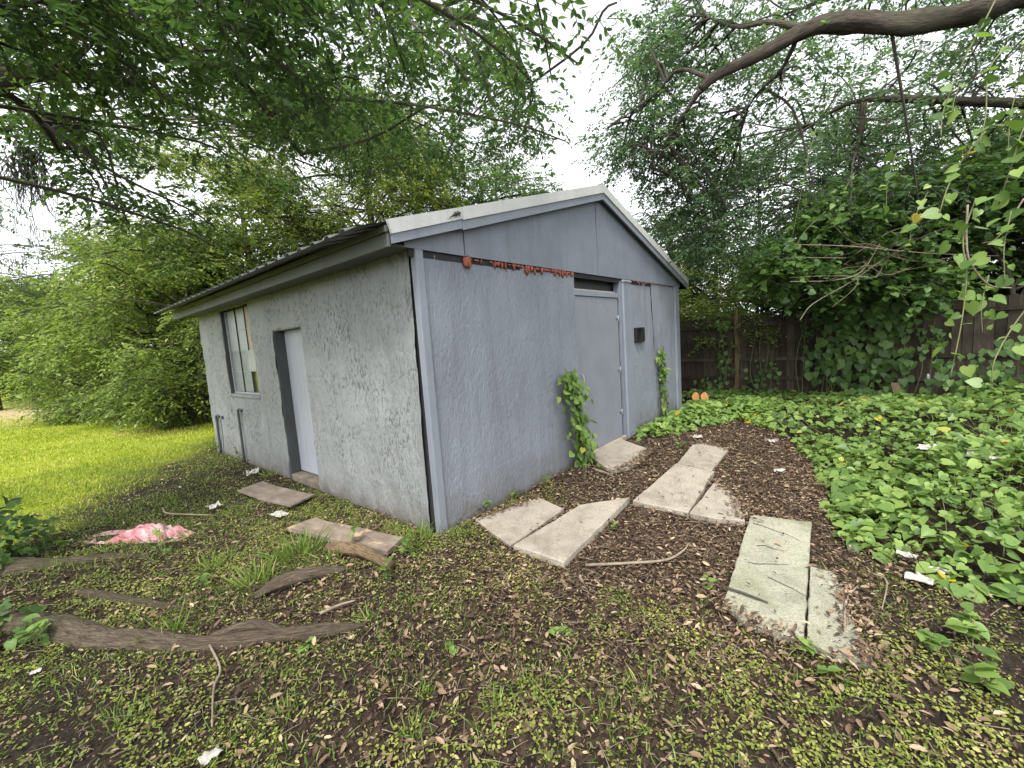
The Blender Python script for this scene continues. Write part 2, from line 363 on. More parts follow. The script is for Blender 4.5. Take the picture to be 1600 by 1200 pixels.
def spray_leaves(o, d, L, m_, droop=.25, lsize=.06, tilt=.45, jit=.25):
    """o,d: (n,3) twig origin and direction; m_ leaves per twig"""
    n = len(o); t = (np.arange(m_)+.6)/m_
    pos = o[:, None]+d[:, None]*(L[:, None]*t[None])[..., None]; pos[..., 2] -= droop*(L[:, None]*t[None]**2)
    side = norm(np.cross(d, np.array([0, 0, 1.0]))+1e-6)
    sg = np.where(np.arange(m_) % 2 == 0, 1.0, -1.0)
    ld = d[:, None]*.55+side[:, None]*sg[None, :, None]*.9+rng.normal(0, jit, (n, m_, 3)); ld[..., 2] -= .25
    nr = np.zeros((n, m_, 3)); nr[..., 2] = 1; nr += rng.normal(0, tilt, (n, m_, 3))
    sz = lsize*rng.uniform(.65, 1.25, (n, m_))
    pos = pos+rng.normal(0, .012, pos.shape)
    return pos.reshape(-1, 3), ld.reshape(-1, 3), nr.reshape(-1, 3), sz.ravel()

def make_crown(root, limbs, clumps, nspray, m_, lsize, mat, tpl='oval', Lr=(.25, .5), twigmat=None, droop=.3, rbranch=.022, outward=.6, clump_tone=.25):
    """clumps: list of (centre, radius). Leaves hang on twigs, twigs on sub-branches, sub-branches on the limbs."""
    LP = np.concatenate(limbs) if limbs else None
    tw = MB(); O = []; D = []; Ls = []; tone = []
    for cc in clumps:
        c = np.asarray(cc[0], float); r = np.asarray(cc[1], float)*np.ones(3); n = cc[2] if len(cc) > 2 else int(nspray*rng.uniform(.45, 1.4))
        if LP is not None:
            dq = np.linalg.norm(LP-c, axis=1)+np.maximum(0, LP[:, 2]-c[2])*.3; near = np.where(dq < dq.min()*1.12+.12)[0]; q = LP[rng.choice(near)]
            mid = (q+c)/2+rng.normal(0, .12, 3)+[0, 0, .12]
            tw.tube(resample([q, mid, c, c+(c-mid)*.4+[0, 0, -.1]], 3), [rbranch, rbranch*.35], 5, False)
        p = rng.normal(0, .5, (n, 3)); p = p/np.maximum(1, np.linalg.norm(p, axis=1, keepdims=True)/1.15)
        o = c+p*r
        d = norm(p*[1, 1, .5])*outward+rng.normal(0, .5, (n, 3)); d[:, 2] = d[:, 2]*.6-.15
        O.append(o); D.append(norm(d)); Ls.append(rng.uniform(*Lr, n)); tone.append(np.full(n, rng.uniform(-clump_tone, clump_tone)))
    O = np.concatenate(O); D = np.concatenate(D); Ls = np.concatenate(Ls); tone = np.concatenate(tone)
    p, d, nr, sz = spray_leaves(O, D, Ls, m_, droop, lsize)
    rd = np.clip(rng.beta(2, 2.4, len(p))+np.repeat(tone, m_), 0, 1)
    leaves('crown', p, d, nr, sz, mat, tpl, root, rd)
    E = O+D*Ls[:, None]; E[:, 2] -= droop*Ls
    V, Fq = fast_tubes(O-D*.08, E, np.full(len(O), .0045), droop*.0+.02)
    tw.add(V, Fq.tolist()); tw.build('twigs', twigmat or M['twig'], root)
def tube_attr(o, n):
    me = o.data; k = len(me.vertices)//n; co = np.empty(len(me.vertices)*3); me.vertices.foreach_get('co', co); co = co.reshape(-1, 3)[:k*n].reshape(k, n, 3)
    c = co.mean(1); ll = np.concatenate([[0], np.cumsum(np.linalg.norm(np.diff(c, axis=0), axis=1))]); rad = np.linalg.norm(co-c[:, None], axis=2).mean()
    a = np.linspace(0, 2*math.pi, n, endpoint=False); rr = max(.02, rad)
    v = np.stack([np.tile(np.cos(a)*rr, k), np.tile(np.sin(a)*rr, k), np.repeat(ll, n)], 1)
    at = me.attributes.new('tuv', 'FLOAT_VECTOR', 'POINT'); at.data.foreach_set('vector', v.astype(np.float32).ravel()); return o
def limb_obj(root, pts, r0, r1, name='branch', k=9, n=12, bmp=.3, mat=None):
    q = resample(pts, k); V, F = tube_geo(q, np.linspace(r0, r1, 6), n, True, bmp, int(r0*1000))
    tube_attr(obj(name, V, F, mat or M['bark'], root, True), n); return q

# ------------------------------------------------------------------ ground
LB = np.array([[-9, 3.2], [-4, 3.5], [-2.55, 3.85], [-2.29, 3.95], [-2.02, 4.47], [-1.34, 5.66], [-.3, 6.75], [.32, 7.77], [3, 9.0], [12, 10]])
def lawn_mask(x, y):
    b = np.interp(x, LB[:, 0], LB[:, 1])+n2(x, y, 1.7, 5)*.35
    return np.clip((y-b)/1.5+.5+.3*n2(x, y, 4, 15), 0, 1)
def gz(x, y):
    x = np.atleast_1d(np.asarray(x, float)); y = np.atleast_1d(np.asarray(y, float))
    near = np.exp(-((x+.5)**2+(y+.5)**2)/60)
    z = n2(x, y, 1.1, 3)*.018*near+n2(x, y, 5, 9)*.006*near
    z = z+np.clip((y-20)*.055, 0, 3)+np.clip((x-13)*.04, 0, 2)-.012
    z = z+.10*np.exp(-((x+2.75)**2+(y-2.3)**2)/.9)
    inside = ((x > -.1) & (x < 6.5) & (y > -.05) & (y < 6.5)); z = np.where(inside, np.minimum(z, -.03), z)
    return z
def axis_lines(lo, hi, c0, c1, step):
    core = list(np.arange(c0, c1+1e-6, step)); out = core[:]; s = step; v = c1
    while v < hi: s *= 1.18; v += s; out.append(v)
    s = step; v = c0
    while v > lo: s *= 1.18; v -= s; out.insert(0, v)
    return np.array(out)
def build_ground():
    xs = axis_lines(-160, 160, -4, 5, .05); ys = axis_lines(-120, 200, -4.5, 6, .05)
    X, Y = np.meshgrid(xs, ys); x = X.ravel(); y = Y.ravel(); Z = gz(x, y)
    V = np.stack([x, y, Z], 1); nx = len(xs); ny = len(ys)
    I = np.arange(nx*ny).reshape(ny, nx)
    Fq = np.stack([I[:-1, :-1], I[:-1, 1:], I[1:, 1:], I[1:, :-1]], -1).reshape(-1, 4)
    me = raw_mesh('ground', V, Fq, True)
    for nm, val in (('lawn', lawn_mask(x, y)), ('litter', litter_w(x, y)), ('dirt', np.clip(1.3-np.hypot((x+2.0)/2.6, (y-22.5)/3.6)+n2(x, y, .5, 8)*.5, 0, 1))):
        at = me.attributes.new(nm, 'FLOAT', 'POINT'); at.data.foreach_set('value', val.astype(np.float32))
    mt, nt, b, out = mat_new('soil')
    v = coords(nt); n1 = noise_n(nt, v, 2.3, 5, .6); n2_ = noise_n(nt, v, 34, 5, .7)
    vo = N(nt, 'ShaderNodeTexVoronoi'); vo.inputs['Scale'].default_value = 38; nt.links.new(coords(nt, (1, 1.6, 1), rot=(0, 0, .5)), vo.inputs['Vector'])
    soil = ramp(nt, n2_, [(.3, (.008, .0065, .005)), (.55, (.024, .019, .015)), (.8, (.06, .046, .034))])
    soil = mixc(nt, ramp(nt, n1, [(.45, g3(0)), (.65, g3(.5))]), soil, (.014, .0125, .012))
    lit = ramp(nt, vo.outputs['Color'], [(.2, (.012, .009, .007)), (.5, (.04, .027, .018)), (.85, (.1, .067, .044))])
    la = N(nt, 'ShaderNodeAttribute', attribute_name='litter').outputs['Fac']; col = mixc(nt, la, soil, lit)
    gr = ramp(nt, noise_n(nt, v, 1.1, 5, .65), [(.3, (.17, .2, .025)), (.5, (.25, .29, .03)), (.72, (.34, .33, .08))])
    gr = mixc(nt, ramp(nt, noise_n(nt, v, 22, 4), [(.35, g3(.5)), (.6, g3(0))]), gr, (.09, .13, .02))
    lw = N(nt, 'ShaderNodeAttribute', attribute_name='lawn').outputs['Fac']; col = mixc(nt, lw, col, gr)
    dt = N(nt, 'ShaderNodeAttribute', attribute_name='dirt').outputs['Fac']; col = mixc(nt, dt, col, (.4, .29, .2))
    nt.links.new(col, b.inputs['Base Color']); b.inputs['Roughness'].default_value = .95; b.inputs['Specular IOR Level'].default_value = .12
    bump(nt, b, n2_, .8, .02)
    tag(link('ground', me, mt), kind='structure')
def in_shed(x, y, mg=0.0): return (x > -mg) & (x < 6.4+mg) & (y > -mg) & (y < 6.4+mg)
def litter_w(x, y):
    a = np.exp(-(((x-2.4)/3.4)**2+((y+1.6)/1.4)**2)**2)                # round the slabs
    b = .5*np.exp(-(((x+.8)/1.2)**2+((y-.8)/1.6)**2))
    return np.clip(a*1.0+b+n2(x, y, 1.3, 21)*.3+.15, 0, 1)*(1-lawn_mask(x, y))
build_ground()

# ------------------------------------------------------------------ shed
W, L, H = 6.39, 6.36, 2.45
shed = thing('shed', (W/2, L/2, 0), 'grey stucco shed with low gabled metal roof, side door and front door', 'shed')
def wall_panel(name, u0, u1, v0, v1, mapf, mat, parent, holes=(), step=.028, amp=.005, seed=0, rag=0.0, soft_top=None):
    us = np.arange(u0, u1, step); vs_ = np.arange(v0, v1, step)
    us = np.unique(np.concatenate([us, [u1]]+[[h[0], h[1]] for h in holes])); vs_ = np.unique(np.concatenate([vs_, [v1]]+[[h[2], h[3]] for h in holes]))
    us = us[(us >= u0) & (us <= u1)]; vs_ = vs_[(vs_ >= v0) & (vs_ <= v1)]
    U, Vv = np.meshgrid(us, vs_); u = U.ravel().copy(); v = Vv.ravel().copy()
    q = np.stack([u*9, v*3.2, np.zeros_like(u)], 1)
    h = amp*(fbm(q, seed, 3)*.9+.6*np.abs(noise(np.stack([u*22, v*9, u*0], 1), seed+3)))+.004*fbm(np.stack([u*.9, v*.9, u*0], 1), seed+8)
    if rag:
        e = np.zeros(len(u), bool)
        for a, b, c, d in holes: e |= (((np.abs(u-a) < 1e-6) | (np.abs(u-b) < 1e-6)) & (v >= c-1e-6) & (v <= d+1e-6)) | (((np.abs(v-c) < 1e-6) | (np.abs(v-d) < 1e-6)) & (u >= a-1e-6) & (u <= b+1e-6))
        u[e] += rag*noise(np.stack([u[e]*3, v[e]*17, v[e]*0], 1), 5); v[e] += rag*noise(np.stack([u[e]*17, v[e]*3, v[e]*0], 1), 6)
    I = np.arange(len(u)).reshape(len(vs_), len(us)); F = np.stack([I[:-1, :-1], I[:-1, 1:], I[1:, 1:], I[1:, :-1]], -1).reshape(-1, 4)
    um = np.add.outer(np.zeros(len(vs_)-1), (us[:-1]+us[1:])/2).ravel(); vm = np.add.outer((vs_[:-1]+vs_[1:])/2, np.zeros(len(us)-1)).ravel()
    keep = np.ones(len(F), bool)
    for a, b, c, d in holes: keep &= ~((um > a) & (um < b) & (vm > c) & (vm < d))
    V = mapf(u, v, h); o = obj(name, V, F[keep], mat, parent, True); return o
# front wall (faces -Y)
fm = lambda u, v, h: np.stack([u, -h, v], 1)
wall_panel('front_wall', .085, 2.50, -.12, 2.447, fm, M['front'], shed, seed=1, amp=.0035)
wall_panel('front_wall', 4.185, 5.0, -.12, 2.45, lambda u, v, h: np.stack([u+.2*np.clip((2.4-v)/2.2, 0, 1)*(u-4.185)/.815, -h, v], 1), M['front'], shed, seed=2)
# the strip right of the crack
wall_panel('front_wall', 5.012, 6.2, -.12, 2.45, lambda u, v, h: np.stack([u+.2*np.clip((2.4-v)/2.2, 0, 1)*np.clip((6.2-u)/1.19, 0, 1), -h-.002, v], 1), M['front'], shed, seed=4)
MB().box((.08, .03, -.1), (2.49, .12, 2.44)).build('wall_core', M['interior'], shed)
MB().box((4.0, .03, -.1), (6.3, .12, 2.44)).build('wall_core', M['interior'], shed)
# left wall (faces -X); openings: side door and window
lm = lambda u, v, h: np.stack([-h*1.15, u, v], 1)
def lm2(u, v, h): return np.stack([-h*1.2, u+.055*np.clip((2.4-v)/2.4, 0, 1)*np.clip(1-(u-.07)/.3, 0, 1), v], 1)
DY0, DY1, DZ = 2.26, 3.10, 2.0
WY0, WY1, WZ0, WZ1 = 3.86, 5.12, 1.10, 2.43
wall_panel('side_wall', 6.36, .07, -.12, 2.47, lm2, M['side'], shed) if False else wall_panel('side_wall', .07, 6.36, -.12, 2.47, lambda u, v, h: lm2(u, v, h), M['side'], shed, holes=((DY0, DY1, -.12, DZ), (WY0, WY1, WZ0, WZ1)), seed=11, amp=.0095, rag=.014)
# rear and right walls, plain blocks
MB().box((0.02, L-.12, -.1), (W-.02, L-.01, 2.6)).build('rear_wall', M['front'], shed)
MB().box((W-.14, .14, -.1), (W-.005, L-.14, 2.5)).build('right_wall', M['front'], shed)
MB().box((.02, .13, -.08), (W-.15, L-.14, -.025)).build('floor_slab', M['slab'], shed)
# corner boards and the dark joint beside the near corner
MB().box((.0, -.024, -.1), (.082, .048, 2.462), .004).build('corner_board', M['paint'], shed)
MB().box((6.19, -.03, -.1), (6.40, .12, 2.462), .005).build('corner_board', M['paint'], shed)
MB().box((.03, .05, -.1), (.05, .2, 2.45)).build('joint_backing', M['dark'], shed)
# side door: jambs, head, door leaf, sill
MB().box((.004, DY1-.016, -.06), (.20, DY1+.05, DZ+.02), .004).build('door_jamb', M['jamb'], shed)
MB().box((.006, DY0-.05, -.06), (.20, DY0+.016, DZ+.02), .004).build('door_jamb', M['paint'], shed)
MB().box((.008, DY0+.016, DZ-.012), (.20, DY1-.016, DZ+.05), .003).build('door_head', M['side'], shed)
sdoor = MB().box((.135, DY0+.018, .075), (.175, DY1-.018, DZ-.014), .003).build('side_door', M['sidedoor'], shed)
MB().tube(resample([(.13, DY0+.10, 1.0), (.095, DY0+.10, 1.0), (.09, DY0+.10, 1.0)], 2), [.012, .03, .028], 10).build('handle', M['steel'], sdoor)
MB().box((.0, DY0+.017, -.08), (.21, DY1-.017, .055), .008).build('door_sill', M['ply'], shed)
# window: painted-over panes, four rows of three
win = MB()
for (a, b, c, d) in ((WY0, WY0+.03, WZ0+.03, WZ1), (WY1-.03, WY1, WZ0+.03, WZ1), (WY0, WY1, WZ0, WZ0+.03)): win.box((.055, a, c), (.10, b, d), .003)
win = win.build('window', M['pane'], shed)
cw = (WY1-WY0-.06)/3; rh = (WZ1-WZ0-.03)/4
for ci in range(3):                                                   # column 0 is the far one
    for ri in range(4):                                               # row 0 on top
        y1 = WY1-.03-ci*cw; y0 = y1-cw; z1 = WZ1-ri*rh; z0 = z1-rh
        mt = 'pane' if ri < 2 else 'pane_b'; xx = .085
        if ci == 2 and ri < 2: mt = 'card'
        if ci == 2 and ri == 2: mt, xx = 'pane', .05
        if ci == 2 and ri == 3: mt, xx = 'olive', .097
        MB().box((xx, y0+.004, z0+.006), (xx+.006, y1-.004, z1-.006), .001).build('pane', M[mt], win)
for k in (1, 2): MB().box((.07, WY1-.03-k*cw-.011, WZ0+.03), (.098, WY1-.03-k*cw+.003, WZ1), .002).build('muntin', M['dark'] if k == 1 else M['jamb'], win)
for k in (1, 2, 3): MB().box((.078, WY0+.03, WZ1-k*rh-.005), (.099, WY1-.03, WZ1-k*rh+.005), .001).build('muntin', M['pane'], win)
MB().box((.003, WY1-.008, WZ0-.02), (.13, WY1+.05, WZ1+.02), .004).build('window_jamb', M['jamb'], win)
MB().box((.004, WY0-.05, WZ0-.02), (.13, WY0+.005, WZ1+.02), .004).build('window_jamb', M['side'], win)
MB().box((-.02, WY0-.02, WZ0-.045), (.12, WY1+.03, WZ0-.002), .006).build('sill', M['side'], win)
MB().box((.11, WY0-.1, WZ0-.1), (.14, WY1+.1, WZ1+.1)).build('blackout_board', M['interior'], win)
# gooseneck pipes
for y, z1, x in ((6.0, .66, -.035), (4.77, .84, -.04)):
    MB().tube(resample([(x, y+.02, -.05), (x, y, z1-.08), (x, y-.005, z1), (x-.0, y-.06, z1+.025), (x+.02, y-.11, z1)], 5), .019, 9).build('pipe', M['pipe'], shed, True)
MB().tube([(-.03, 5.72, .66), (.0, 5.72, .66)], .03, 8).build('pipe_stub', M['pipe'], shed)
MB().tube(resample([(-.012, 5.86, .62), (-.014, 5.85, .3), (-.02, 5.9, .0)], 4), .006, 5).build('cable', M['pipe'], shed)
# front door
fdoor = MB().box((2.525, .012, .05), (3.74, .055, 2.165), .003).build('front_door', M['doorpaint'], shed)
for z in (1.86, 1.08, .42):
    MB().tube([(3.735, .004, z-.05), (3.735, .004, z+.05)], .011, 8).build('hinge', M['paint'], fdoor, True)
    MB().box((3.66, .006, z-.006), (3.73, .0118, z+.006)).build('hinge_strap', M['jamb'], fdoor)
MB().tube(resample([(2.60, .012, 1.14), (2.585, -.02, 1.12), (2.58, -.03, 1.05), (2.60, .012, 1.0)], 4), .006, 6).build('pull_handle', M['white'], fdoor, True)
MB().box((2.50, -.002, 2.172), (3.76, .06, 2.245), .005).build('door_header', M['paint'], shed)
MB().box((2.50, .07, 2.24), (3.8, .10, 2.275), .004).build('transom_ledge', M['white'], shed)
MB().box((2.45, .14, 2.2), (3.9, .16, 2.5)).build('transom_dark_backing', M['jamb'], shed)  # dark board added behind the open transom, stands for the unlit interior
MB().box((3.746, .03, -.08), (3.80, .10, 2.17), .003).build('door_jamb', M['jamb'], shed)
MB().box((3.80, -.005, -.1), (3.868, .10, 2.43), .004).build('door_jamb', M['gable'], shed)
MB().box((3.87, -.032, -.1), (4.165, .05, 2.44), .014).build('trim_board', M['paint'], shed)
MB().box((3.86, -.045, 2.40), (4.17, .05, 2.452), .018).build('trim_cap', M['paint'], shed)
MB().box((2.44, -.03, -.08), (3.80, .05, .045), .012).build('threshold', M['slab'], shed)
MB().box((4.16, .012, -.1), (4.19, .03, 2.44)).build('joint_backing', M['dark'], shed)
MB().box((4.98, .012, -.1), (5.26, .03, 2.44)).build('joint_backing', M['dark'], shed)
# electrical box beside the door: open-fronted
eb = MB().box((4.27, -.012, 1.47), (4.57, .02, 1.71)).build('electric_box', M['black'], shed)
for a, b in (((4.27, -.055, 1.69), (4.57, -.012, 1.71)), ((4.27, -.055, 1.47), (4.57, -.012, 1.49)), ((4.27, -.055, 1.49), (4.285, -.012, 1.69)), ((4.46, -.06, 1.49), (4.57, -.012, 1.69))):
    MB().box(a, b).build('box_rim', M['black'], eb)
# gable: three plywood panels hung a little proud of the stucco
SL = (3.64-2.60)/(W/2+.3)
def rz(x): return 2.60+SL*(min(x, W-x)+.3)                              # top of the roof sheet at x
def gable_panel(x0, x1):
    prof = [(x0, 2.461 if x0 > 0 else 2.4635), (x1, 2.461 if x1 < 6 else 2.4635), (x1, rz(x1)-.06)]
    if x0 < W/2 < x1: prof.append((W/2, rz(W/2)-.06))
    if rz(x0)-.06 > 2.47: prof.append((x0, rz(x0)-.06))
    n = len(prof); V = [(x, -.022, z) for x, z in prof]+[(x, -.004, z) for x, z in prof]
    F = [list(range(n)), list(range(2*n-1, n-1, -1))]+[[i, i+n, (i+1) % n+n, (i+1) % n] for i in range(n)]
    obj('gable_panel', V, F, M['gable'], shed)
gable_panel(-.10, .563); gable_panel(.577, 3.112); gable_panel(3.134, W+.10)
MB().box((-.05, .0, 2.40), (W+.05, .02, 2.66)).build('gable_backing', M['dark'], shed)
# red foam squeezed out of the joint
def lump(c, r, seed, name='foam_lump', mat=None, parent=None):
    bm = bmesh.new(); bmesh.ops.create_icosphere(bm, subdivisions=2, radius=1.0)
    V = np.array([v.co[:] for v in bm.verts]); F = [[v.index for v in f.verts] for f in bm.faces]; bm.free()
    V = V*(1+.5*fbm(V*2.1, seed, 3))[:, None]*np.asarray(r)+np.asarray(c)
    return obj(name, V, F, mat or M['foam'], parent, True)
lump((.60, -.03, 2.405), (.042, .02, .06), 1, parent=shed)
for k in range(46):
    x = [.72, .79, .93, .99, 1.04, 1.10, 1.15][k] if k < 7 else 1.2+1.28*(k-7)/38+rng.uniform(-.02, .02)
    drip = rng.random() < .3
    lump((x, -.016, 2.444-(.026 if drip else .008)*rng.uniform(.5, 1.3)), (rng.uniform(.010, .03)*(.6 if drip else 1.2), .011, rng.uniform(.03, .05) if drip else rng.uniform(.008, .022)), 10+k, parent=shed)
for k in range(14): lump((4.3+k*.14+rng.uniform(-.04, .04), -.022, 2.447), (rng.uniform(.012, .04), .01, rng.uniform(.006, .014)), 60+k, parent=shed)
# roof: seven ribbed sheets per slope
Y0, Y1 = -.10, 6.68; NS = 7; SW = (Y1-Y0)/NS
prof = []
for r_ in range(4):
    b0 = r_*SW/4
    prof += [(b0, 0), (b0+SW/4*.62, 0), (b0+SW/4*.72, .022), (b0+SW/4*.9, .022)]
prof.append((SW, 0)); prof = np.array(prof)
for sgn in (-1, 1):
    xe = -.56 if sgn < 0 else W+.345; ze = 2.604-SL*((.56 if sgn < 0 else .345)-.3)+(.012 if sgn < 0 else 0); xr = W/2; zr = 3.644
    top = []
    ks = len(prof)
    V = np.concatenate([[(xe, p[0], ze+p[1]) for p in prof], [(xr+.0*sgn, p[0], zr+p[1]) for p in prof], [(xe, p[0], ze+p[1]-.003) for p in prof], [(xr, p[0], zr+p[1]-.003) for p in prof]])
    F = []
    for i in range(ks-1): F += [[i, i+1, ks+i+1, ks+i][::sgn], [2*ks+i, 3*ks+i, 3*ks+i+1, 2*ks+i+1][::sgn], [i, 2*ks+i, 2*ks+i+1, i+1][::sgn]]
    sme = raw_mesh('roof_sheet', V-np.array([W/2, L/2, 0]), F); sme.materials.append(M['roof'])
    for k in range(NS):
        o = link('roof_sheet', sme, None, shed); o.location = (0, Y0+k*SW, .001*(k % 2))
cap = np.array([(-.2, -.05), (0, .028), (.2, -.05), (.2, -.056), (0, .02), (-.2, -.056)])
V = [(W/2+a, y, 3.655+b) for y in (Y0-.01, Y1+.01) for a, b in cap]
obj('ridge_cap', V, [[i, (i+1) % 6, 6+(i+1) % 6, 6+i] for i in range(6)]+[[0, 5, 4, 1], [1, 4, 3, 2], [6, 7, 10, 11], [7, 8, 9, 10]], M['roof'], shed)
def rake(x0, x1, top, bot, ya, yb, name, mat, cut=0.0):
    s = 1 if x0 < W/2 else -1
    V = []
    for y in (ya, yb):
        V += [(x0, y, rz(x0)+top), (x1, y, rz(x1)+top), (x1, y, rz(x1)+bot), (x0+cut*s, y, rz(x0)+bot)]
    F = [[0, 1, 2, 3], [7, 6, 5, 4], [0, 4, 5, 1], [1, 5, 6, 2], [2, 6, 7, 3], [3, 7, 4, 0]]
    if s < 0: F = [f[::-1] for f in F]
    obj(name, V, F, mat, shed)
rake(-.31, .478, .026, -.075, -.125, -.102, 'rake_trim', M['rake'], .03); rake(.482, W/2, .026, -.085, -.128, -.102, 'rake_trim', M['rake'])
rake(W+.31, W/2, .026, -.085, -.127, -.102, 'rake_trim', M['rake'])
rake(-.27, .478, -.075, -.155, -.112, -.085, 'rake_board', M['paint']); rake(.482, W/2, -.085, -.17, -.112, -.085, 'rake_board', M['paint'])
rake(W+.29, W/2, -.085, -.17, -.111, -.085, 'rake_board', M['paint'])
rake(-.2, W/2, -.045, -.06, -.10, -.0, 'gable_soffit', M['gable']); rake(W+.2, W/2, -.045, -.06, -.10, .0, 'gable_soffit', M['gable'])
for sx, w0 in ((1, 0.0), (-1, W)):
    f_ = lambda a: w0-a*sx
    MB().box((f_(.30), -.09, 2.43), (f_(.276), 6.60, 2.535), .004).build('fascia', M['fascia'], shed)
    MB().box((f_(.318), -.095, 2.537), (f_(.29), 6.56, 2.588), .004).build('fascia_strip', M['fascia'], shed)
    MB().box((f_(.276), -.02, 2.462), (f_(-.01), 6.55, 2.475)).build('soffit', M['fascia'], shed)
MB().box((-.3185, 4.08, 2.528), (-.325, 4.11, 2.6)).build('fascia_clip', M['jamb'], shed)
# lizard on the rake trim
def lizard(c, s):
    up = np.array([0, 0, 1.0]); ax = norm(np.array([1, 0, SL])); pz = np.cross(ax, [0, 1, 0]); pz = -pz if pz[2] < 0 else pz
    pts = [c+ax*s*a+pz*s*b+np.array([0, -.006, 0]) for a, b in ((-1.5, -.35), (-1.0, -.15), (-.5, 0), (-.1, .05), (.3, .05), (.55, .1), (.8, .15))]
    mb = MB(); mb.tube(resample(pts, 4), [.002, .004, .007, .013, .014, .009, .011, .004], 7)
    for a, b, e, g in ((-.1, .05, -.35, .35), (-.1, .05, -.3, -.3), (.35, .05, .25, .4), (.35, .05, .5, -.3)):
        mb.tube(resample([c+ax*s*a+pz*s*b+[0, -.006, 0], c+ax*s*(a*.4+e*.6)+pz*s*g*.7+[0, -.012, 0], c+ax*s*e+pz*s*g+[0, -.004, 0]], 2), [.005, .003], 5)
    o = mb.build('lizard', M['lizard'], None, True)
    return tag(o, 'small dark lizard clinging to the pale roof rake trim', 'lizard')
lizard(np.array([.40, -.128, rz(.40)-.03]), .07)
# ------------------------------------------------------------------ concrete slabs
ROUGH = []
def slab(px, label, mat='slab', zt=.028, tilt=(0, 0), rough_edges=(), group='broken concrete slabs laid by the door', seed=0, th=.06):
    g = np.array([G(x, y)[:2] for x, y in px]); pts = []
    n = len(g)
    for i in range(n):
        a, b = g[i], g[(i+1) % n]; k = max(2, int(np.linalg.norm(b-a)/.03)); nn = np.array([b[1]-a[1], a[0]-b[0]]); nn = nn/np.linalg.norm(nn)
        for t in np.linspace(0, 1, k, endpoint=False):
            q = a+(b-a)*t; am = .02 if i in rough_edges else .004
            if i in rough_edges: am *= math.sin(math.pi*min(1, max(.0, t)))+.15
            q = q+nn*am*fbm([[q[0]*11, q[1]*11, seed]], seed, 3)[0]*1.2; pts.append(q)
            if i in rough_edges: ROUGH.append((q[0], q[1], zt))
    pts = np.array(pts); c = pts.mean(0)
    area = np.sum(pts[:, 0]*np.roll(pts[:, 1], -1)-pts[:, 1]*np.roll(pts[:, 0], -1))
    if area < 0: pts = pts[::-1]
    def top(q, ins): return zt+(q[:, 0]-c[0])*tilt[0]+(q[:, 1]-c[1])*tilt[1]+.002*n2(q[:, 0], q[:, 1], 8, seed)
    ins = c+(pts-c)*(1-.008/np.maximum(.05, np.linalg.norm(pts-c, axis=1, keepdims=True)))
    rings = [np.c_[pts, top(pts, 0)-th], np.c_[pts, top(pts, 0)-.007], np.c_[ins, top(ins, 0)]]
    for s in (.7, .4): q = c+(pts-c)*s; rings.append(np.c_[q, top(q, 0)+.002*n2(q[:, 0], q[:, 1], 3, 3)])
    n = len(pts); V = np.concatenate(rings+[[[*c, float(top(c[None], 0)[0])]]]); F = []
    for r in range(len(rings)-1): F += [[r*n+i, r*n+(i+1) % n, (r+1)*n+(i+1) % n, (r+1)*n+i] for i in range(n)]
    F += [[(len(rings)-1)*n+i, (len(rings)-1)*n+(i+1) % n, len(rings)*n] for i in range(n)]; F.append(list(range(n))[::-1])
    root = np.array([*c, 0]); o = link('concrete_slab', raw_mesh('concrete_slab', V-root, F, False), M[mat]); o.location = root
    return tag(o, label, 'slab', group, 'thing')
slab([(742, 814), (798, 856), (881, 797), (842, 780)], 'pale concrete slab whose edge meets the foot of the front wall', rough_edges=(3,), zt=.02, seed=1)
slab([(803, 860), (882, 888), (984, 785), (906, 796)], 'long concrete slab with raised clean edge beside the slab at the wall', zt=.05, tilt=(.004, -.012), seed=2)
slab([(989, 787), (1075, 806), (1116, 741), (1057, 728)], 'square concrete slab in the middle of the path to the fence', zt=.035, seed=3)
slab([(1078, 806), (1120, 815), (1164, 818), (1152, 782), (1118, 755)], 'small broken concrete slab with one rounded crumbling side', rough_edges=(2, 3), zt=.03, seed=4)
slab([(1059, 726), (1112, 738), (1138, 705), (1100, 694), (1082, 697)], 'concrete slab at the far end of the path, partly soil-covered', rough_edges=(2, 3), zt=.025, seed=5)
slab([(922, 716), (955, 740), (985, 732), (1018, 706), (966, 687)], 'stained concrete step slab just outside the front door', rough_edges=(1, 2), zt=.03, seed=6)
slab([(1131, 944), (1180, 985), (1256, 1008), (1268, 819), (1173, 808)], 'long mossy concrete slab with twigs lying on it', 'slabmoss', zt=.022, rough_edges=(0, 1), seed=7)
slab([(1259, 1008), (1300, 1030), (1368, 1047), (1335, 985), (1322, 930), (1300, 900), (1266, 890)], 'narrow broken mossy slab tapering to a point beside the long one', 'slabmoss', zt=.03, rough_edges=(1, 2, 3, 4), seed=8)

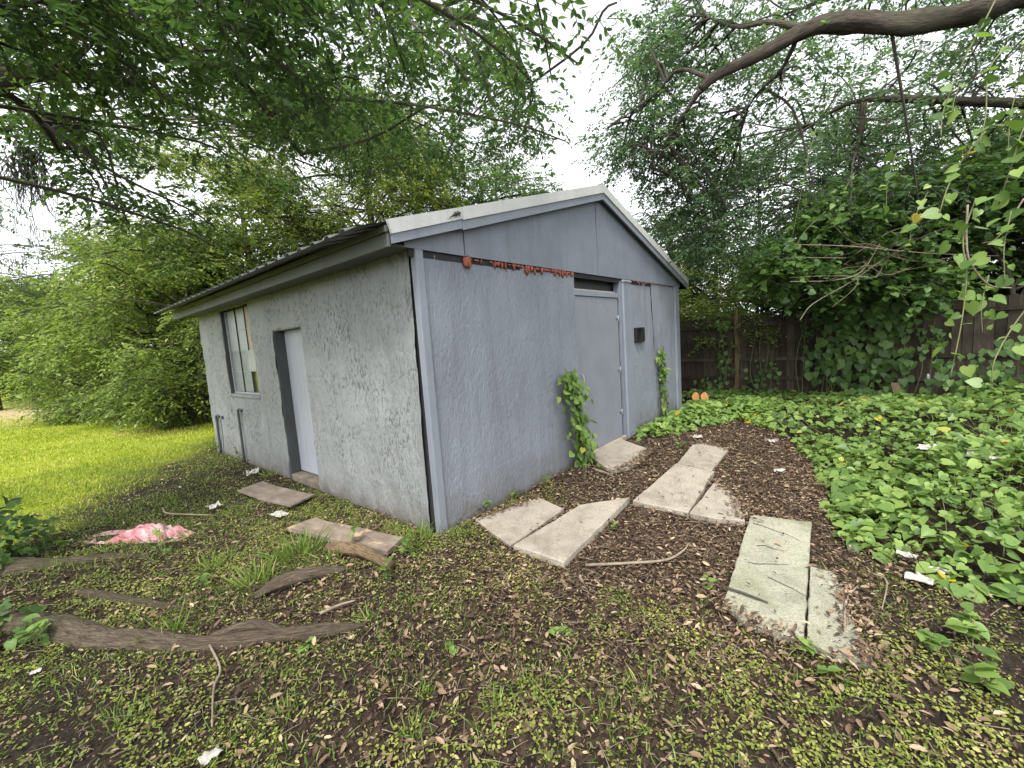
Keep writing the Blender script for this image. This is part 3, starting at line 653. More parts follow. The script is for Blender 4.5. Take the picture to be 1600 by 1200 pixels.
# ------------------------------------------------------------------ planks, logs, sticks, litter pieces
def plank(px, name, label, mat, zt, th, bend=0.0, cat='plank'):
    g = np.array([G(x, y)[:2] for x, y in px]); a, b, c, d = g          # a-b long side near, d-c long side far
    nu, nv = 14, 4; V = []
    for z_ in (0, 1):
        for j in range(nv+1):
            for i in range(nu+1):
                s, t = i/nu, j/nv; p = (a*(1-s)+b*s)*(1-t)+(d*(1-s)+c*s)*t
                V.append((p[0], p[1], zt-th*(1-z_)+bend*(2*s-1)**2+.004*math.sin(9*s+3*t)))
    V = np.array(V); K = (nu+1)*(nv+1); F = []
    for j in range(nv):
        for i in range(nu):
            q = j*(nu+1)+i; F += [[q+K, q+1+K, q+nu+2+K, q+nu+1+K], [q, q+nu+1, q+nu+2, q+1]]
    for i in range(nu): F += [[i, i+1, i+1+K, i+K], [nv*(nu+1)+i+K, nv*(nu+1)+i+1+K, nv*(nu+1)+i+1, nv*(nu+1)+i]]
    for j in range(nv): F += [[j*(nu+1)+K, (j+1)*(nu+1)+K, (j+1)*(nu+1), j*(nu+1)], [j*(nu+1)+nu, (j+1)*(nu+1)+nu, (j+1)*(nu+1)+nu+K, j*(nu+1)+nu+K]]
    c0 = np.array([*g.mean(0), 0]); o = link(name, raw_mesh(name, V-c0, F), mat); o.location = c0
    return tag(o, label, cat)
plank([(372, 773), (455, 798), (492, 779), (412, 758)], 'plywood_sheet', 'warped grey plywood piece lying before the side door', M['ply'], .035, .018, .02)
plank([(450, 833), (606, 872), (630, 848), (493, 817)], 'plank', 'weathered wide plank with a bare patch near the shed corner', M['plank'], .05, .035, .004)
def ground_tube(name, pts, radii, mat, label, cat, group=None, n=10, bmp=.2, seed=0, k=6):
    q = resample(pts, k); c = np.array([*q.mean(0)[:2], 0.0])
    V, F = tube_geo(q, radii, n, True, bmp, seed); o = tube_attr(link(name, raw_mesh(name, V-c, F, True), mat), n); o.location = c
    return tag(o, label, cat, group)
def gp(x, y, z=0.0): p = G(x, y); return np.array([p[0], p[1], z])
ground_tube('log', [gp(512, 862, .035), gp(560, 868, .05), gp(612, 890, .03)], [.035, .05, .036], M['logwood'], 'short pale barkless log lying along the wide plank', 'log', n=18, bmp=.25, k=10, seed=3)
ground_tube('log', [gp(398, 936, .01), gp(440, 917, .025), gp(490, 902, .02), gp(540, 890, .0)], [.02, .05, .052, .02], M['root'], 'grey furrowed log half sunk in the weeds', 'log', n=20, bmp=.4, k=10, seed=5)
def stick(pts, r, label, mat='deadtwig', group=None):
    return ground_tube('stick', pts, [r, r*.9, r*.5], M[mat], label, 'stick', group, 6, .15, int(r*1e4))
stick([gp(915, 886, .015), gp(980, 884, .02), gp(1040, 880, .025), gp(1068, 866, .03), gp(1076, 852, .02)], .011, 'long curved bare stick on soil between the slabs')
stick([gp(1134, 926, .034), gp(1165, 937, .036), gp(1200, 950, .034)], .008, 'dark straight stick lying across the long mossy slab', 'twig')
for i, (a, b) in enumerate([((1176, 822), (1250, 850)), ((1184, 856), (1226, 866)), ((1170, 884), (1232, 890)), ((1198, 906), (1258, 936))]):
    pts = [gp(a[0]+(b[0]-a[0])*t+rng.normal(0, 1.2), a[1]+(b[1]-a[1])*t+rng.normal(0, 1.2), .027) for t in (0, .22, .45, .7, 1)]
    stick(pts, .0024, 'thin brown twig fallen on the long mossy slab', 'twig', 'twigs on the mossy slab')
stick([gp(1320, 995, .02), gp(1322, 950, .05), gp(1340, 925, .04)], .008, 'pale upright-curved twig beside the tapering slab')
stick([gp(1362, 900, .02), gp(1385, 915, .03), gp(1378, 955, .01)], .006, 'thin pale twig curled on the litter under the vine edge')
stick([gp(255, 798, .03), gp(262, 806, .03), gp(300, 808, .03), gp(340, 808, .02)], .010, 'white bent stick on soil behind the pink plastic')
stick([gp(930, 738, .03), gp(945, 742, .03), gp(960, 748, .02)], .014, 'short pale wood offcut beside the door step slab')
stick([gp(500, 962, .015), gp(530, 950, .02), gp(556, 941, .015)], .010, 'short pale dry stick in front of the furrowed log')
stick([gp(327, 1010, .02), gp(345, 1050, .02), gp(335, 1080, .02), gp(332, 1140, .015)], .007, 'thin forked twig below the long root')
def scrap(px, py, s, label, seed, mat='white', z=.02, asp=1.5, cat='litter', name='paper_scrap', group='scraps of litter on the ground'):
    c = gp(px, py, z); n = 7; u = np.linspace(-1, 1, n); U, Vv = np.meshgrid(u, u); a = rng.uniform(0, 3.14)
    x = U.ravel()*s*asp*.5; y = Vv.ravel()*s*.5
    e = fbm(np.stack([U.ravel()*1.3, Vv.ravel()*1.3, np.full(n*n, seed*1.7)], 1), seed, 3)
    h = s*.4*np.abs(e); x = x*(1-.25*np.abs(e))+.2*s*e; y = y*(1-.2*np.abs(e))-.2*s*e
    V = np.stack([x*math.cos(a)-y*math.sin(a), x*math.sin(a)+y*math.cos(a), h], 1)
    V = np.concatenate([V, V-[0, 0, .004]]); K = n*n; F = []
    for j in range(n-1):
        for i in range(n-1): q = j*n+i; F += [[q, q+1, q+n+1, q+n], [q+K, q+n+K, q+n+1+K, q+1+K]]
    ring = [i for i in range(n)]+[j*n+n-1 for j in range(1, n)]+[K-1-i for i in range(1, n)]+[j*n for j in range(n-2, 0, -1)]
    F += [[ring[i], ring[i]+K, ring[(i+1) % len(ring)]+K, ring[(i+1) % len(ring)]] for i in range(len(ring))]
    o = link(name, raw_mesh(name, V, F), M[mat]); o.location = c
    return tag(o, label, cat, group)
for i, (x, y, s, lb, z) in enumerate([
    (1436, 912, .085, 'white folded paper scrap at the edge of the vine patch', .03), (1416, 878, .07, 'dirty white scrap tucked under vine leaves by the folded paper', .05),
    (1462, 900, .06, 'long greyish scrap right beside the folded white paper', .04), (330, 1186, .05, 'white scrap of paper in the weeds below the forked twig', .015),
    (57, 1053, .03, 'tiny white scrap lying in the weeds before the root end', .015), (335, 797, .13, 'crumpled white plastic piece beside the white bent stick', .03),
    (395, 741, .15, 'flat off-white tile piece near the wall pipes', .02), (437, 806, .12, 'white broken piece lying under the plywood edge', .015),
    (1089, 686, .10, 'torn white and red paper near the far slab', .03), (1205, 693, .10, 'white paper scrap on litter beside the vine patch edge', .03),
    (1216, 738, .08, 'pale scrap on the brown litter right of the path slabs', .02), (1445, 745, .12, 'pinkish crumpled plastic scrap up in the vine leaves', .30),
    (1532, 765, .14, 'pale pink torn plastic sheet caught in the vine leaves', .30), (1320, 740, .06, 'small pale scrap at the near rim of the vine patch', .05)]):
    scrap(x, y, s, lb, i+1, 'white', z)
def bag():
    n = 60; u = np.linspace(0, 1, n); U, Vv = np.meshgrid(u, u); a, b = gp(132, 846), gp(292, 842)
    d = b-a; w = np.array([-d[1], d[0], 0]); w = w/np.linalg.norm(w)*.34
    q = np.stack([U.ravel()*3.2, Vv.ravel()*2.2, U.ravel()*0], 1); e = fbm(q, 4, 4); e2 = 1.3*np.abs(noise(q*2.6, 9))+.6*np.abs(noise(q*5.5, 12))
    env = np.sin(math.pi*np.clip(U.ravel(), 0.02, .98))**.5*np.sin(math.pi*np.clip(Vv.ravel(), .02, .98))**.6
    wid = (.25+.9*np.sin(math.pi*np.clip(U.ravel()*.8+.12, 0, 1)))
    V = a+d*U.ravel()[:, None]+w*((Vv.ravel()-.35)*wid)[:, None]; V = V+w*(.25*e*env)[:, None]
    V[:, 2] = .01+env*(.13+.10*e-.08*e2)*(1-.55*np.abs(U.ravel()-.42)); V[:, 2] = np.maximum(V[:, 2], .004)
    V2 = np.concatenate([V, V-[0, 0, .003]]); K = n*n; F = []
    for j in range(n-1):
        for i in range(n-1): q_ = j*n+i; F += [[q_, q_+1, q_+n+1, q_+n], [q_+K, q_+n+K, q_+n+1+K, q_+1+K]]
    c = np.array([*V.mean(0)[:2], 0]); o = link('plastic_bag', raw_mesh('plastic_bag', V2-c, F, True), M['pink']); o.location = c
    tag(o, 'crumpled pink plastic bag lying behind the tree root', 'bag')
bag()
for i, (px, lb, r) in enumerate([((1087, 622), 'split log with bright orange sawn end, touching the shed-side weeds', .085), ((1101, 621), 'split log with bright orange sawn end, on the fence side of its pair', .09)]):
    c = PA(px[0], px[1], 0, 7.3); t = thing('firewood_log', (c[0], c[1], 0), lb, 'log', 'sawn firewood logs')
    a = np.linspace(0, 2*math.pi, 14, endpoint=False); sh = np.stack([np.cos(a)*(.8+.15*np.cos(2*a+i)), np.sin(a)*1.25], 1)*r
    ax = norm(np.array([CAM[0]-c[0], CAM[1]-c[1]-(.5 if i else -.5), .0])); sd_ = np.array([-ax[1], ax[0], 0])
    ring = lambda k, s: c+ax*k+(sh[:, :1]*sd_+sh[:, 1:]*np.array([0, 0, 1]))*s
    V = np.concatenate([ring(-.3, 1), ring(0, 1.0)]); F = [[j, (j+1) % 14, 14+(j+1) % 14, 14+j] for j in range(14)]+[list(range(14))[::-1]]
    V[:, 2] = V[:, 2]-c[2]+max(.12, c[2]); obj('bark', V, F, M['bark'], t)
    V2 = np.concatenate([ring(.001, 1.0), ring(.006, .95)]); V2[:, 2] = V2[:, 2]-c[2]+max(.12, c[2])
    obj('cut_face', V2, [[j, (j+1) % 14, 14+(j+1) % 14, 14+j] for j in range(14)]+[list(range(14, 28))], M['cut'], t)

# ------------------------------------------------------------------ fence along X = 9.2
FX = 9.2
fence = thing('wood_fence', (FX, -2, 0), 'weathered brown board privacy fence overgrown with vines', 'fence')
brd = []
for k in range(4):
    h = 1.83+[-.02, .0, .015, -.01][k]; w = .066
    prof = [(-w, 0), (w, 0), (w, h-.035), (w-.03, h), (-w+.03, h), (-w, h-.035)]
    V = [(0, a, b) for a, b in prof]+[(.018, a+.002*math.sin(b*3+k), b) for a, b in prof]
    F = [[5, 4, 3, 2, 1, 0], [6, 7, 8, 9, 10, 11]]+[[i, (i+1) % 6, 6+(i+1) % 6, 6+i] for i in range(6)]
    me = raw_mesh('board', V, F); me.materials.append(M['fence']); brd.append(me)
for i in range(104):
    y = 5.2-i*.138
    o = link('board', brd[i % 4 if i % 5 else 2], None, fence); o.location = (rng.uniform(0, .006), y+2, rng.uniform(-.04, .02)); o.rotation_euler = (rng.uniform(-.012, .012), 0, rng.uniform(-.02, .02))
for j, y in enumerate(np.arange(4.4, -9.5, -2.44)):
    yy = y; MB().box((FX-.13, yy-.045, -.3), (FX-.045, yy+.045, 1.93), .006).build('post', M['post'], fence)
    for z in (.28, .74, 1.56):
        MB().box((FX-.042, yy-2.43, z), (FX-.004, yy+.0, z+.085), .005).build('rail', M['fence'], fence)
st = MB(); a_ = PA(1411, 650, 0, 7.7); b_ = PA(1398, 598, 0, 7.85); a_[2] = -.1
dv = b_-a_; pv = np.array([0, .055, 0]); qv = np.array([.02, 0, 0])
st.add([a_-pv-qv, a_+pv-qv, a_+pv+qv, a_-pv+qv, b_-pv-qv, b_+pv-qv, b_+pv+qv, b_-pv+qv], [[3, 2, 1, 0], [4, 5, 6, 7], [0, 1, 5, 4], [1, 2, 6, 5], [2, 3, 7, 6], [3, 0, 4, 7]])
tag(st.build('leaning_stake', M['post']), 'short bare wood stake leaning out of the vines before the fence', 'stake')
pp = PA(1449, 610, 0, 8.9); o = MB().tube([(pp[0], pp[1], -.1), (pp[0], pp[1], .42), (pp[0], pp[1]+.005, .46)], [.035, .035, .02], 10).build('metal_pole', M['steel'], None, True)
tag(o, 'short grey metal pole standing among vines by the fence', 'pole')

# ------------------------------------------------------------------ single large leaves as objects
LEAFM = {}
def leaf_mesh(tpl, mat, k):
    key = (tpl, mat, k)
    if key not in LEAFM:
        T, TF = TPL[tpl]; V = T.copy(); V[:, 2] *= [1, 1.7, .4][k]; V[:, 0] *= [1, .85, 1.1][k]
        me = raw_mesh('leaf', V, TF, True); me.materials.append(M[mat]); LEAFM[key] = me
    return LEAFM[key]
def leaf_objs(parent, pos, d, nrm, size, mat, tpl='heart'):
    base = np.array(parent_world(parent)); y = norm(np.asarray(d, float)); x = norm(np.cross(y, nrm)+1e-6); z = np.cross(x, y)
    for i in range(len(pos)):
        o = bpy.data.objects.new('leaf', leaf_mesh(tpl, mat, i % 3)); COL.objects.link(o); o.parent = parent
        s = float(size[i]); m4 = np.eye(4); m4[:3, 0] = x[i]*s; m4[:3, 1] = y[i]*s; m4[:3, 2] = z[i]*s; m4[:3, 3] = pos[i]-base
        o.matrix_local = Matrix(m4.tolist())
def on_screen(p):
    q = (p-CAM) @ AX.T; return 800+F_PX*q[:, 0]/np.maximum(q[:, 2], 1e-3), 600+F_PX*q[:, 1]/np.maximum(q[:, 2], 1e-3), q[:, 2]
def split_leaves(parent, p, d, nr, sz, mat, matobj, nobj=300, tpl='heart'):
    """the nobj leaves that show largest become objects, the rest one part"""
    x, y, z = on_screen(p); vis = (z > .3) & (x > 0) & (x < 1600) & (y > 0) & (y < 1200)
    score = np.where(vis, sz/np.maximum(z, .3), 0); order = np.argsort(-score); a, b = order[:nobj], order[nobj:]
    leaf_objs(parent, p[a], d[a], nr[a], sz[a], matobj, tpl)
    if len(b): leaves('leaf_mass', p[b], d[b], nr[b], sz[b], M[mat], tpl, parent, kind='stuff')

# ------------------------------------------------------------------ the oak whose roots cross the foreground
def poly_sample(poly, n):
    poly = np.asarray(poly, float); lo, hi = poly.min(0), poly.max(0); out = []
    while len(out) < n:
        q = rng.uniform(lo, hi); ins = False; j = len(poly)-1
        for i in range(len(poly)):
            if (poly[i, 1] > q[1]) != (poly[j, 1] > q[1]) and q[0] < (poly[j, 0]-poly[i, 0])*(q[1]-poly[i, 1])/(poly[j, 1]-poly[i, 1])+poly[i, 0]: ins = not ins
            j = i
        if ins: out.append(q)
    return np.array(out)
OB = np.array([-2.98, 2.65, 0])
oak = thing('oak_tree', OB, 'large oak with surface roots and low branches spreading over the shed', 'tree')
tr = resample([OB+[0, 0, -.2], OB+[.0, 0, .25], OB+[-.02, -.02, 1.2], OB+[.02, -.05, 2.3], OB+[.06, -.1, 3.2]], 6)
V, F = tube_geo(tr, [.62, .40, .34, .31, .30, .27], 18, True, .12, 4); obj('trunk', V, F, M['bark'], oak, True)
fork = OB+[.05, -.1, 3.0]
limbs = [tr]
for pts, r0, r1 in [
    ([fork, P(60, -110, 3.7), P(140, -15, 4.1), P(215, 55, 4.5), P(290, 92, 4.9), P(370, 120, 5.3), P(440, 205, 5.9), P(478, 250, 6.4)], .12, .014),
    ([fork, (-1.9, 1.6, 5.3), P(520, -90, 4.8), P(640, 0, 5.8), P(760, 40, 6.6), P(815, 100, 7.2), P(832, 140, 7.6)], .13, .012),
    ([fork, P(-160, 60, 3.6), P(-40, 120, 4.0), P(50, 175, 4.6), P(95, 240, 5.2)], .09, .012),
    ([fork, (-2.2, .2, 5.2), (-1.2, -1.6, 6.0), (-.2, -3, 6.4)], .12, .02),
    ([fork, (-1.6, 4.2, 5.0), (.2, 5.8, 5.9), (2.2, 7.2, 6.4)], .12, .015),
    ([P(370, 120, 5.3), P(420, 105, 6.2), P(500, 120, 7.0), P(590, 170, 7.8)], .04, .01),
    ([fork, (-3.6, 4.6, 4.6), (-4.4, 6.6, 5.0)], .10, .02), ([fork, (-4.4, 1.6, 4.8), (-5.6, .6, 5.6)], .12, .02)]:
    limbs.append(limb_obj(oak, pts, r0, r1))
# surface roots
for pts, r in [([OB+[.15, -.2, .06], gp(-30, 975, .02), gp(60, 982, .015), gp(160, 1000, .02), gp(240, 1004, .015), gp(330, 1008, .008), gp(430, 998, .014), gp(520, 986, .008), gp(572, 976, -.005)], [.13, .11, .085, .07, .06, .04, .038, .034, .012]),
               ([OB+[.1, .1, .12], gp(20, 905, .05), gp(100, 890, .03), gp(190, 876, .01), gp(262, 868, -.02)], [.2, .12, .09, .06, .02]),
               ([OB+[.1, -.1, .05], gp(60, 925, .0), gp(160, 935, .01), gp(290, 950, -.01)], [.14, .06, .04, .02]),
               ([gp(330, 1003, .02), gp(390, 985, .03), gp(440, 990, .02), gp(480, 1001, .0)], [.03, .035, .03, .01])]:
    V, F = tube_geo(resample(pts, 12), r, 20, True, .3, 8); tube_attr(obj('root', V, F, M['root'], oak, True), 20)
polyA = [(-40, -60), (780, -60), (800, 40), (815, 170), (785, 245), (700, 270), (560, 285), (420, 300), (330, 250), (200, 215), (120, 200), (-40, 190)]
cl = []
for q in poly_sample(polyA, 82):
    r = ray(*q); z = rng.uniform(4.0, 6.6); d = (z-CAM[2])/max(r[2], .05)
    d = min(max(d, 3.4), 9.5); c = CAM+r*d
    if c[2] < 3.9: continue
    cl.append((c, (.55, .55, .3)))
for q in poly_sample([(60, 180), (330, 250), (330, 390), (250, 400), (180, 320), (60, 270)], 9): cl.append((P(*q, rng.uniform(5, 6)), (.45, .45, .25)))
for q in poly_sample([(480, 90), (810, 90), (845, 150), (830, 245), (700, 270), (560, 265), (470, 240)], 34): cl.append((P(*q, rng.uniform(7.2, 9.6)), (.6, .6, .36)))
for q, nn in [((942, 18), 3), ((845, 30), 4)]: cl.append((P(*q, 4.2), (.12, .12, .1), nn))
for k in range(24):  # crown overhead, out of view, added to shade the foreground
    c = np.array([rng.uniform(-5.5, 1.0), rng.uniform(-4.0, 4.5), rng.uniform(5.0, 7.2)]); cl.append((c, (.7, .7, .35)))
make_crown(oak, limbs, cl, 27, 12, .09, M['oak'], 'oval', (.25, .5))

# ivy bundle that hides the foot of the oak
def tuft_leaves(c, r, n, size, flat=.5):
    p = rng.normal(0, .5, (n, 3)); p = p/np.maximum(1, np.linalg.norm(p, axis=1, keepdims=True)); p = norm(p)*(np.linalg.norm(p, axis=1, keepdims=True)**.5)
    pos = np.asarray(c)+p*np.asarray(r); d = norm(p)+rng.normal(0, .5, (n, 3)); d[:, 2] -= .4
    nr = norm(p)*.8+[0, 0, .8]+rng.normal(0, .3, (n, 3)); return pos, d, nr, size*rng.uniform(.6, 1.3, n)
iv = thing('ivy_clump', (-2.62, 2.75, 0), 'dark leafy vine clump hugging the base of the oak', 'vine')
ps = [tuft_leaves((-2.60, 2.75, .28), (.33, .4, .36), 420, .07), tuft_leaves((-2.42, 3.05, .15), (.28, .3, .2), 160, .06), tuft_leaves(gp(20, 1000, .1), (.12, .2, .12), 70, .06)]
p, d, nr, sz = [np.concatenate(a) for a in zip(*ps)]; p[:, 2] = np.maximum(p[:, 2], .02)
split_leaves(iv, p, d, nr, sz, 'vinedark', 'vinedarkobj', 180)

# ------------------------------------------------------------------ tree on the right with the long bare limb
RB = np.array([7.0, -6.9, 0])
rt = thing('limb_tree', RB, 'oak by the fence with a long thick bare limb reaching over the yard', 'tree')
tr2 = resample([RB+[0, 0, -.2], RB+[0, .1, .6], RB+[-.1, .2, 2.2], RB+[-.3, .5, 3.6], RB+[-.4, .7, 5.0]], 6)
V, F = tube_geo(tr2, [.5, .36, .3, .27, .22], 16, True, .12, 9); obj('trunk', V, F, M['bark'], rt, True)
lf = RB+[-.35, .6, 3.9]; limbs = [tr2]
for pts, r0, r1 in [
    ([lf, P(1640, -5, 5.6), P(1530, 18, 5.5), P(1420, 38, 5.6), P(1340, 36, 5.7), P(1270, 44, 5.8), P(1190, 84, 6.0), P(1120, 118, 6.2), P(1095, 140, 6.3)], .17, .05),
    ([P(1110, 122, 6.2), P(1060, 110, 6.5), P(1020, 150, 6.8), P(950, 200, 7.2)], .035, .008),
    ([P(1095, 140, 6.3), P(1075, 170, 6.5), P(1050, 210, 6.8), P(1020, 270, 7.2)], .045, .008),
    ([P(1260, 45, 5.8), P(1200, 35, 6.2), P(1150, 42, 6.6), P(1090, 20, 7.2)], .05, .012),
    ([P(1250, 50, 5.8), P(1220, 110, 6.2), P(1180, 150, 6.6), P(1155, 200, 7)], .03, .008),
    ([RB+[-.3, .5, 3.4], P(1560, 160, 7), P(1420, 155, 7.6), P(1330, 160, 8.2), P(1260, 200, 8.8)], .09, .02),
    ([P(1350, 160, 8), P(1340, 230, 8.2), P(1315, 300, 8.6), P(1300, 350, 9)], .06, .02),
    ([tr2[-1], P(1500, -150, 7), P(1300, -120, 8), P(1100, -60, 9)], .15, .02), ([tr2[-1], (4, -6, 6.5), (1.5, -5.5, 7)], .14, .02), ([tr2[-1], (8, -4, 7), (9, -1.5, 8)], .14, .02)]:
    limbs.append(limb_obj(rt, pts, r0, r1))
cl = []
for q in poly_sample([(1090, -50), (1640, -50), (1640, 330), (1300, 330), (1180, 250), (1130, 150), (1060, 70), (1040, -30)], 84): cl.append((P(*q, rng.uniform(6.4, 10)), (.8, .8, .45)))
for q in poly_sample([(1030, 30), (1080, 70), (1100, 190), (1180, 270), (1150, 370), (1095, 385), (1030, 330), (975, 270), (955, 200), (985, 100)], 62): cl.append((P(*q, rng.uniform(6.6, 9.5)), (.62, .62, .5)))
for q in poly_sample([(1140, 190), (1430, 190), (1440, 330), (1300, 350), (1200, 390), (1120, 380)], 30): cl.append((P(*q, rng.uniform(8, 11)), (.7, .7, .5)))
for k in range(8): cl.append((np.array([rng.uniform(2.5, 7), rng.uniform(-7.5, -3.5), rng.uniform(5.8, 7.5)]), (.8, .8, .35)))
make_crown(rt, limbs, cl, 32, 12, .082, M['oakcool'], 'oval', (.25, .5))

# ------------------------------------------------------------------ trees and bushes farther off
def leafy(name, label, base, h, rx, ry, z0, ncl, nsp, m_, ls, mat, cat='tree', group=None, trunk=.15, tpl='oval', cr=.22, lean=(0, 0), Lr=(.35, .7)):
    base = np.asarray(base, float); base[2] = gz(base[0], base[1])[0]-.02
    t = thing(name, base, label, cat, group); top = base+[lean[0], lean[1], h]
    q = resample([base, base+[lean[0]*.2+.1, .05, h*.3], base+[lean[0]*.6, lean[1]*.6-.05, h*.6], top-[0, 0, h*.15]], 5)
    V, F = tube_geo(q, [trunk, trunk*.7, trunk*.5, trunk*.15], 9, True, .15, 3); obj('trunk', V, F, M['bark'], t, True)
    c = base+[lean[0]*.7, lean[1]*.7, (z0+h)/2]; R = np.array([rx, ry, (h-z0)/2]); cl = []
    for k in range(ncl):
        v = norm(rng.normal(0, 1, 3)); s = rng.uniform(.25, 1)**.45; p_ = c+v*R*s*(1+.22*noise([v*1.9+base], 3)[0]); cl.append((p_, np.array([rx, ry, (rx+ry)/2*.55])*cr))
    make_crown(t, [q], cl, nsp, m_, ls, mat, tpl, Lr, None, .25, .03); return t
def far_at(px, py): p = G(px, py); return p
leafy('tree', 'yellow-green tree rising just behind the middle of the shed roof', P(600, 560, 14), 10.2, 4.0, 3.4, 1.6, 110, 56, 12, .105, M['lit'], group='trees behind the shed', trunk=.2)
leafy('tree', 'light green tree behind the far low end of the shed roof', P(410, 570, 13.5), 8.6, 3.2, 2.8, .8, 84, 54, 12, .105, M['lit'], group='trees behind the shed', trunk=.18)
leafy('tree', 'taller green tree behind the shed ridge, left of the sky gap', P(770, 540, 17), 9.4, 3.2, 3.0, 2.0, 74, 50, 12, .115, M['oak'], group='trees behind the shed', trunk=.22)
leafy('tree', 'bluish green tree behind the right roof slope', P(1050, 520, 15), 6.6, 2.6, 2.4, 1.0, 44, 44, 12, .1, M['oakcool'], group='trees behind the shed', trunk=.2)
TG = 'bushes in the overgrown bank beyond the lawn'
for px, py, h, r, mt, lb in [(322, 660, 5.6, 2.2, 'thick', 'tall light green bush touching the rear corner of the shed'), (255, 653, 4.9, 2.3, 'thick', 'broad bright bush next to the one at the shed corner'),
    (190, 643, 5.6, 2.7, 'thick', 'arching bush with bare twigs in the middle of the bank'), (120, 628, 6.0, 2.8, 'thick', 'rounded bush behind the dirt patch of the bank'),
    (285, 640, 7.2, 3.0, 'lit', 'tall pale green shrub standing behind the corner bush'), (60, 617, 7.8, 4.0, 'far', 'dark dense bush by the far tree with a bare trunk'),
    (215, 625, 8.4, 4.0, 'far', 'bluish green bush on the skyline of the bank')]:
    leafy('overgrown_bush', lb, far_at(px, py), h, r, r*.9, -.2, 50, 40, 12, .062+.0032*np.linalg.norm(far_at(px, py)-CAM), M[mt], 'bush', TG, .06, 'oval', .24)
for px, py, h, r, lb in [(100, 640, .9, .9, 'low sprawling bush at the lawn edge by the dirt'), (150, 655, 1.1, 1.2, 'low straw-tinged bush in front of the arching bush'), (230, 660, 1.2, 1.0, 'low bright bush at the foot of the bank'), (300, 664, 1.3, .8, 'small leafy bush against the bank right beside the shed')]:
    leafy('low_bush', lb, far_at(px, py), h, r, r*.8, -.1, 16, 22, 10, .11, M['thick'], 'bush', 'low bushes along the lawn edge', .03, 'oval', .35, (0, 0), (.2, .5))
# bare twigs arching in the bank
for i, (a, b, c) in enumerate([((155, 640), (185, 575), (255, 545)), ((130, 632), (175, 590), (228, 560)), ((180, 642), (205, 600), (260, 590)), ((265, 640), (288, 570), (330, 540)), ((170, 600), (215, 545), (240, 555))]):
    dd = 12.5+i*.3; a3 = P(*a, dd); a3[2] = -.05
    o = ground_tube('bare_branch', [a3, P(*b, dd), P(*c, dd-.3)], [.02, .012, .006], M['deadtwig'], 'thin bare pale branch arching out of the bushes', 'branch', 'bare branches in the bank', 6, .1)
# far trees
t4 = leafy('moss_tree', 'far oak with hanging grey moss and a bare dark trunk', P(-20, 600, 17), 8.6, 3.6, 3.4, 4.6, 34, 30, 12, .13, M['far'], group=None, trunk=.28)
for k, (px, d, h) in enumerate([(-150, 40, 12), (20, 44, 10), (110, 38, 9), (330, 34, 9), (480, 34, 11), (700, 38, 11), (900, 36, 9.5), (1120, 30, 8)]):
    b = P(px, 560, d); leafy('distant_tree', ['rounded tree in the far tree line beyond the lawn', 'broad tree in the far tree line beyond the lawn'][k % 2], b, h, h*.42, h*.4, 1.0, 30, 26, 10, .3, M['far'], group='tree line beyond the lawn '+['a', 'b'][k % 2], trunk=.25, Lr=(.6, 1.1))
# Spanish moss
def moss(c, length, n, label, spread=.12):
    t = thing('spanish_moss', c, label, 'moss', 'moss hanging from the oaks'); mb = MB()
    for i in range(n):
        o = np.asarray(c)+rng.normal(0, spread, 3)*[1, 1, .4]; l = length*rng.uniform(.4, 1); pts = [o]
        for k in range(6): pts.append(pts[-1]+np.array([rng.normal(0, .03), rng.normal(0, .03), -l/6]))
        mb.tube(np.array(pts), [.007, .003], 3, False)
    V, F = mb.data(); me = raw_mesh('strands', V-np.asarray(c), F); o = link('strands', me, M['moss'], t)
moss(P(45, 235, 5.2), .9, 60, 'long grey moss beard hanging from the near oak branch', .08); moss(P(20, 250, 5.0), .6, 40, 'shorter moss beard beside the long one on the oak branch', .07)
moss(P(200, 100, 4.5), .5, 40, 'wispy moss hanging where the thick dark branch forks', .06)
for px, py in ((15, 330), (60, 350), (100, 370), (30, 400)): moss(P(px, py, 16), 1.6, 50, 'moss beard on the far bare-trunked oak', .3)

# ------------------------------------------------------------------ beyond and over the fence
FG = 'shrubs crowding behind the fence'
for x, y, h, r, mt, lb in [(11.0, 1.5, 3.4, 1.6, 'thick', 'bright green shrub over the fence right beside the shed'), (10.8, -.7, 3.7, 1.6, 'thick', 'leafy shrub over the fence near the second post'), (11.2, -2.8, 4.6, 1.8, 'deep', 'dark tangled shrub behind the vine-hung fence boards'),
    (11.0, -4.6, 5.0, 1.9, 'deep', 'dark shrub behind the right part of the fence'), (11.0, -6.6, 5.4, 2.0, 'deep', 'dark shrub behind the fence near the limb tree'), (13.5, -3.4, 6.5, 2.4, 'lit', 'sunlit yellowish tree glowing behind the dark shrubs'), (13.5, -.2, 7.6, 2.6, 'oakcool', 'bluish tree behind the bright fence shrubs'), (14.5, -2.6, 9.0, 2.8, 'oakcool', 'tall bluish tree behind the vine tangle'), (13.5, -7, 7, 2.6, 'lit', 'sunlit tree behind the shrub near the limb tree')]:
    leafy('fence_shrub', lb, (x, y, 0), h, r, r, .3, 34 if h < 7 else 56, 34, 12, .1, M[mt], 'shrub', FG, .08, 'oval', .25)
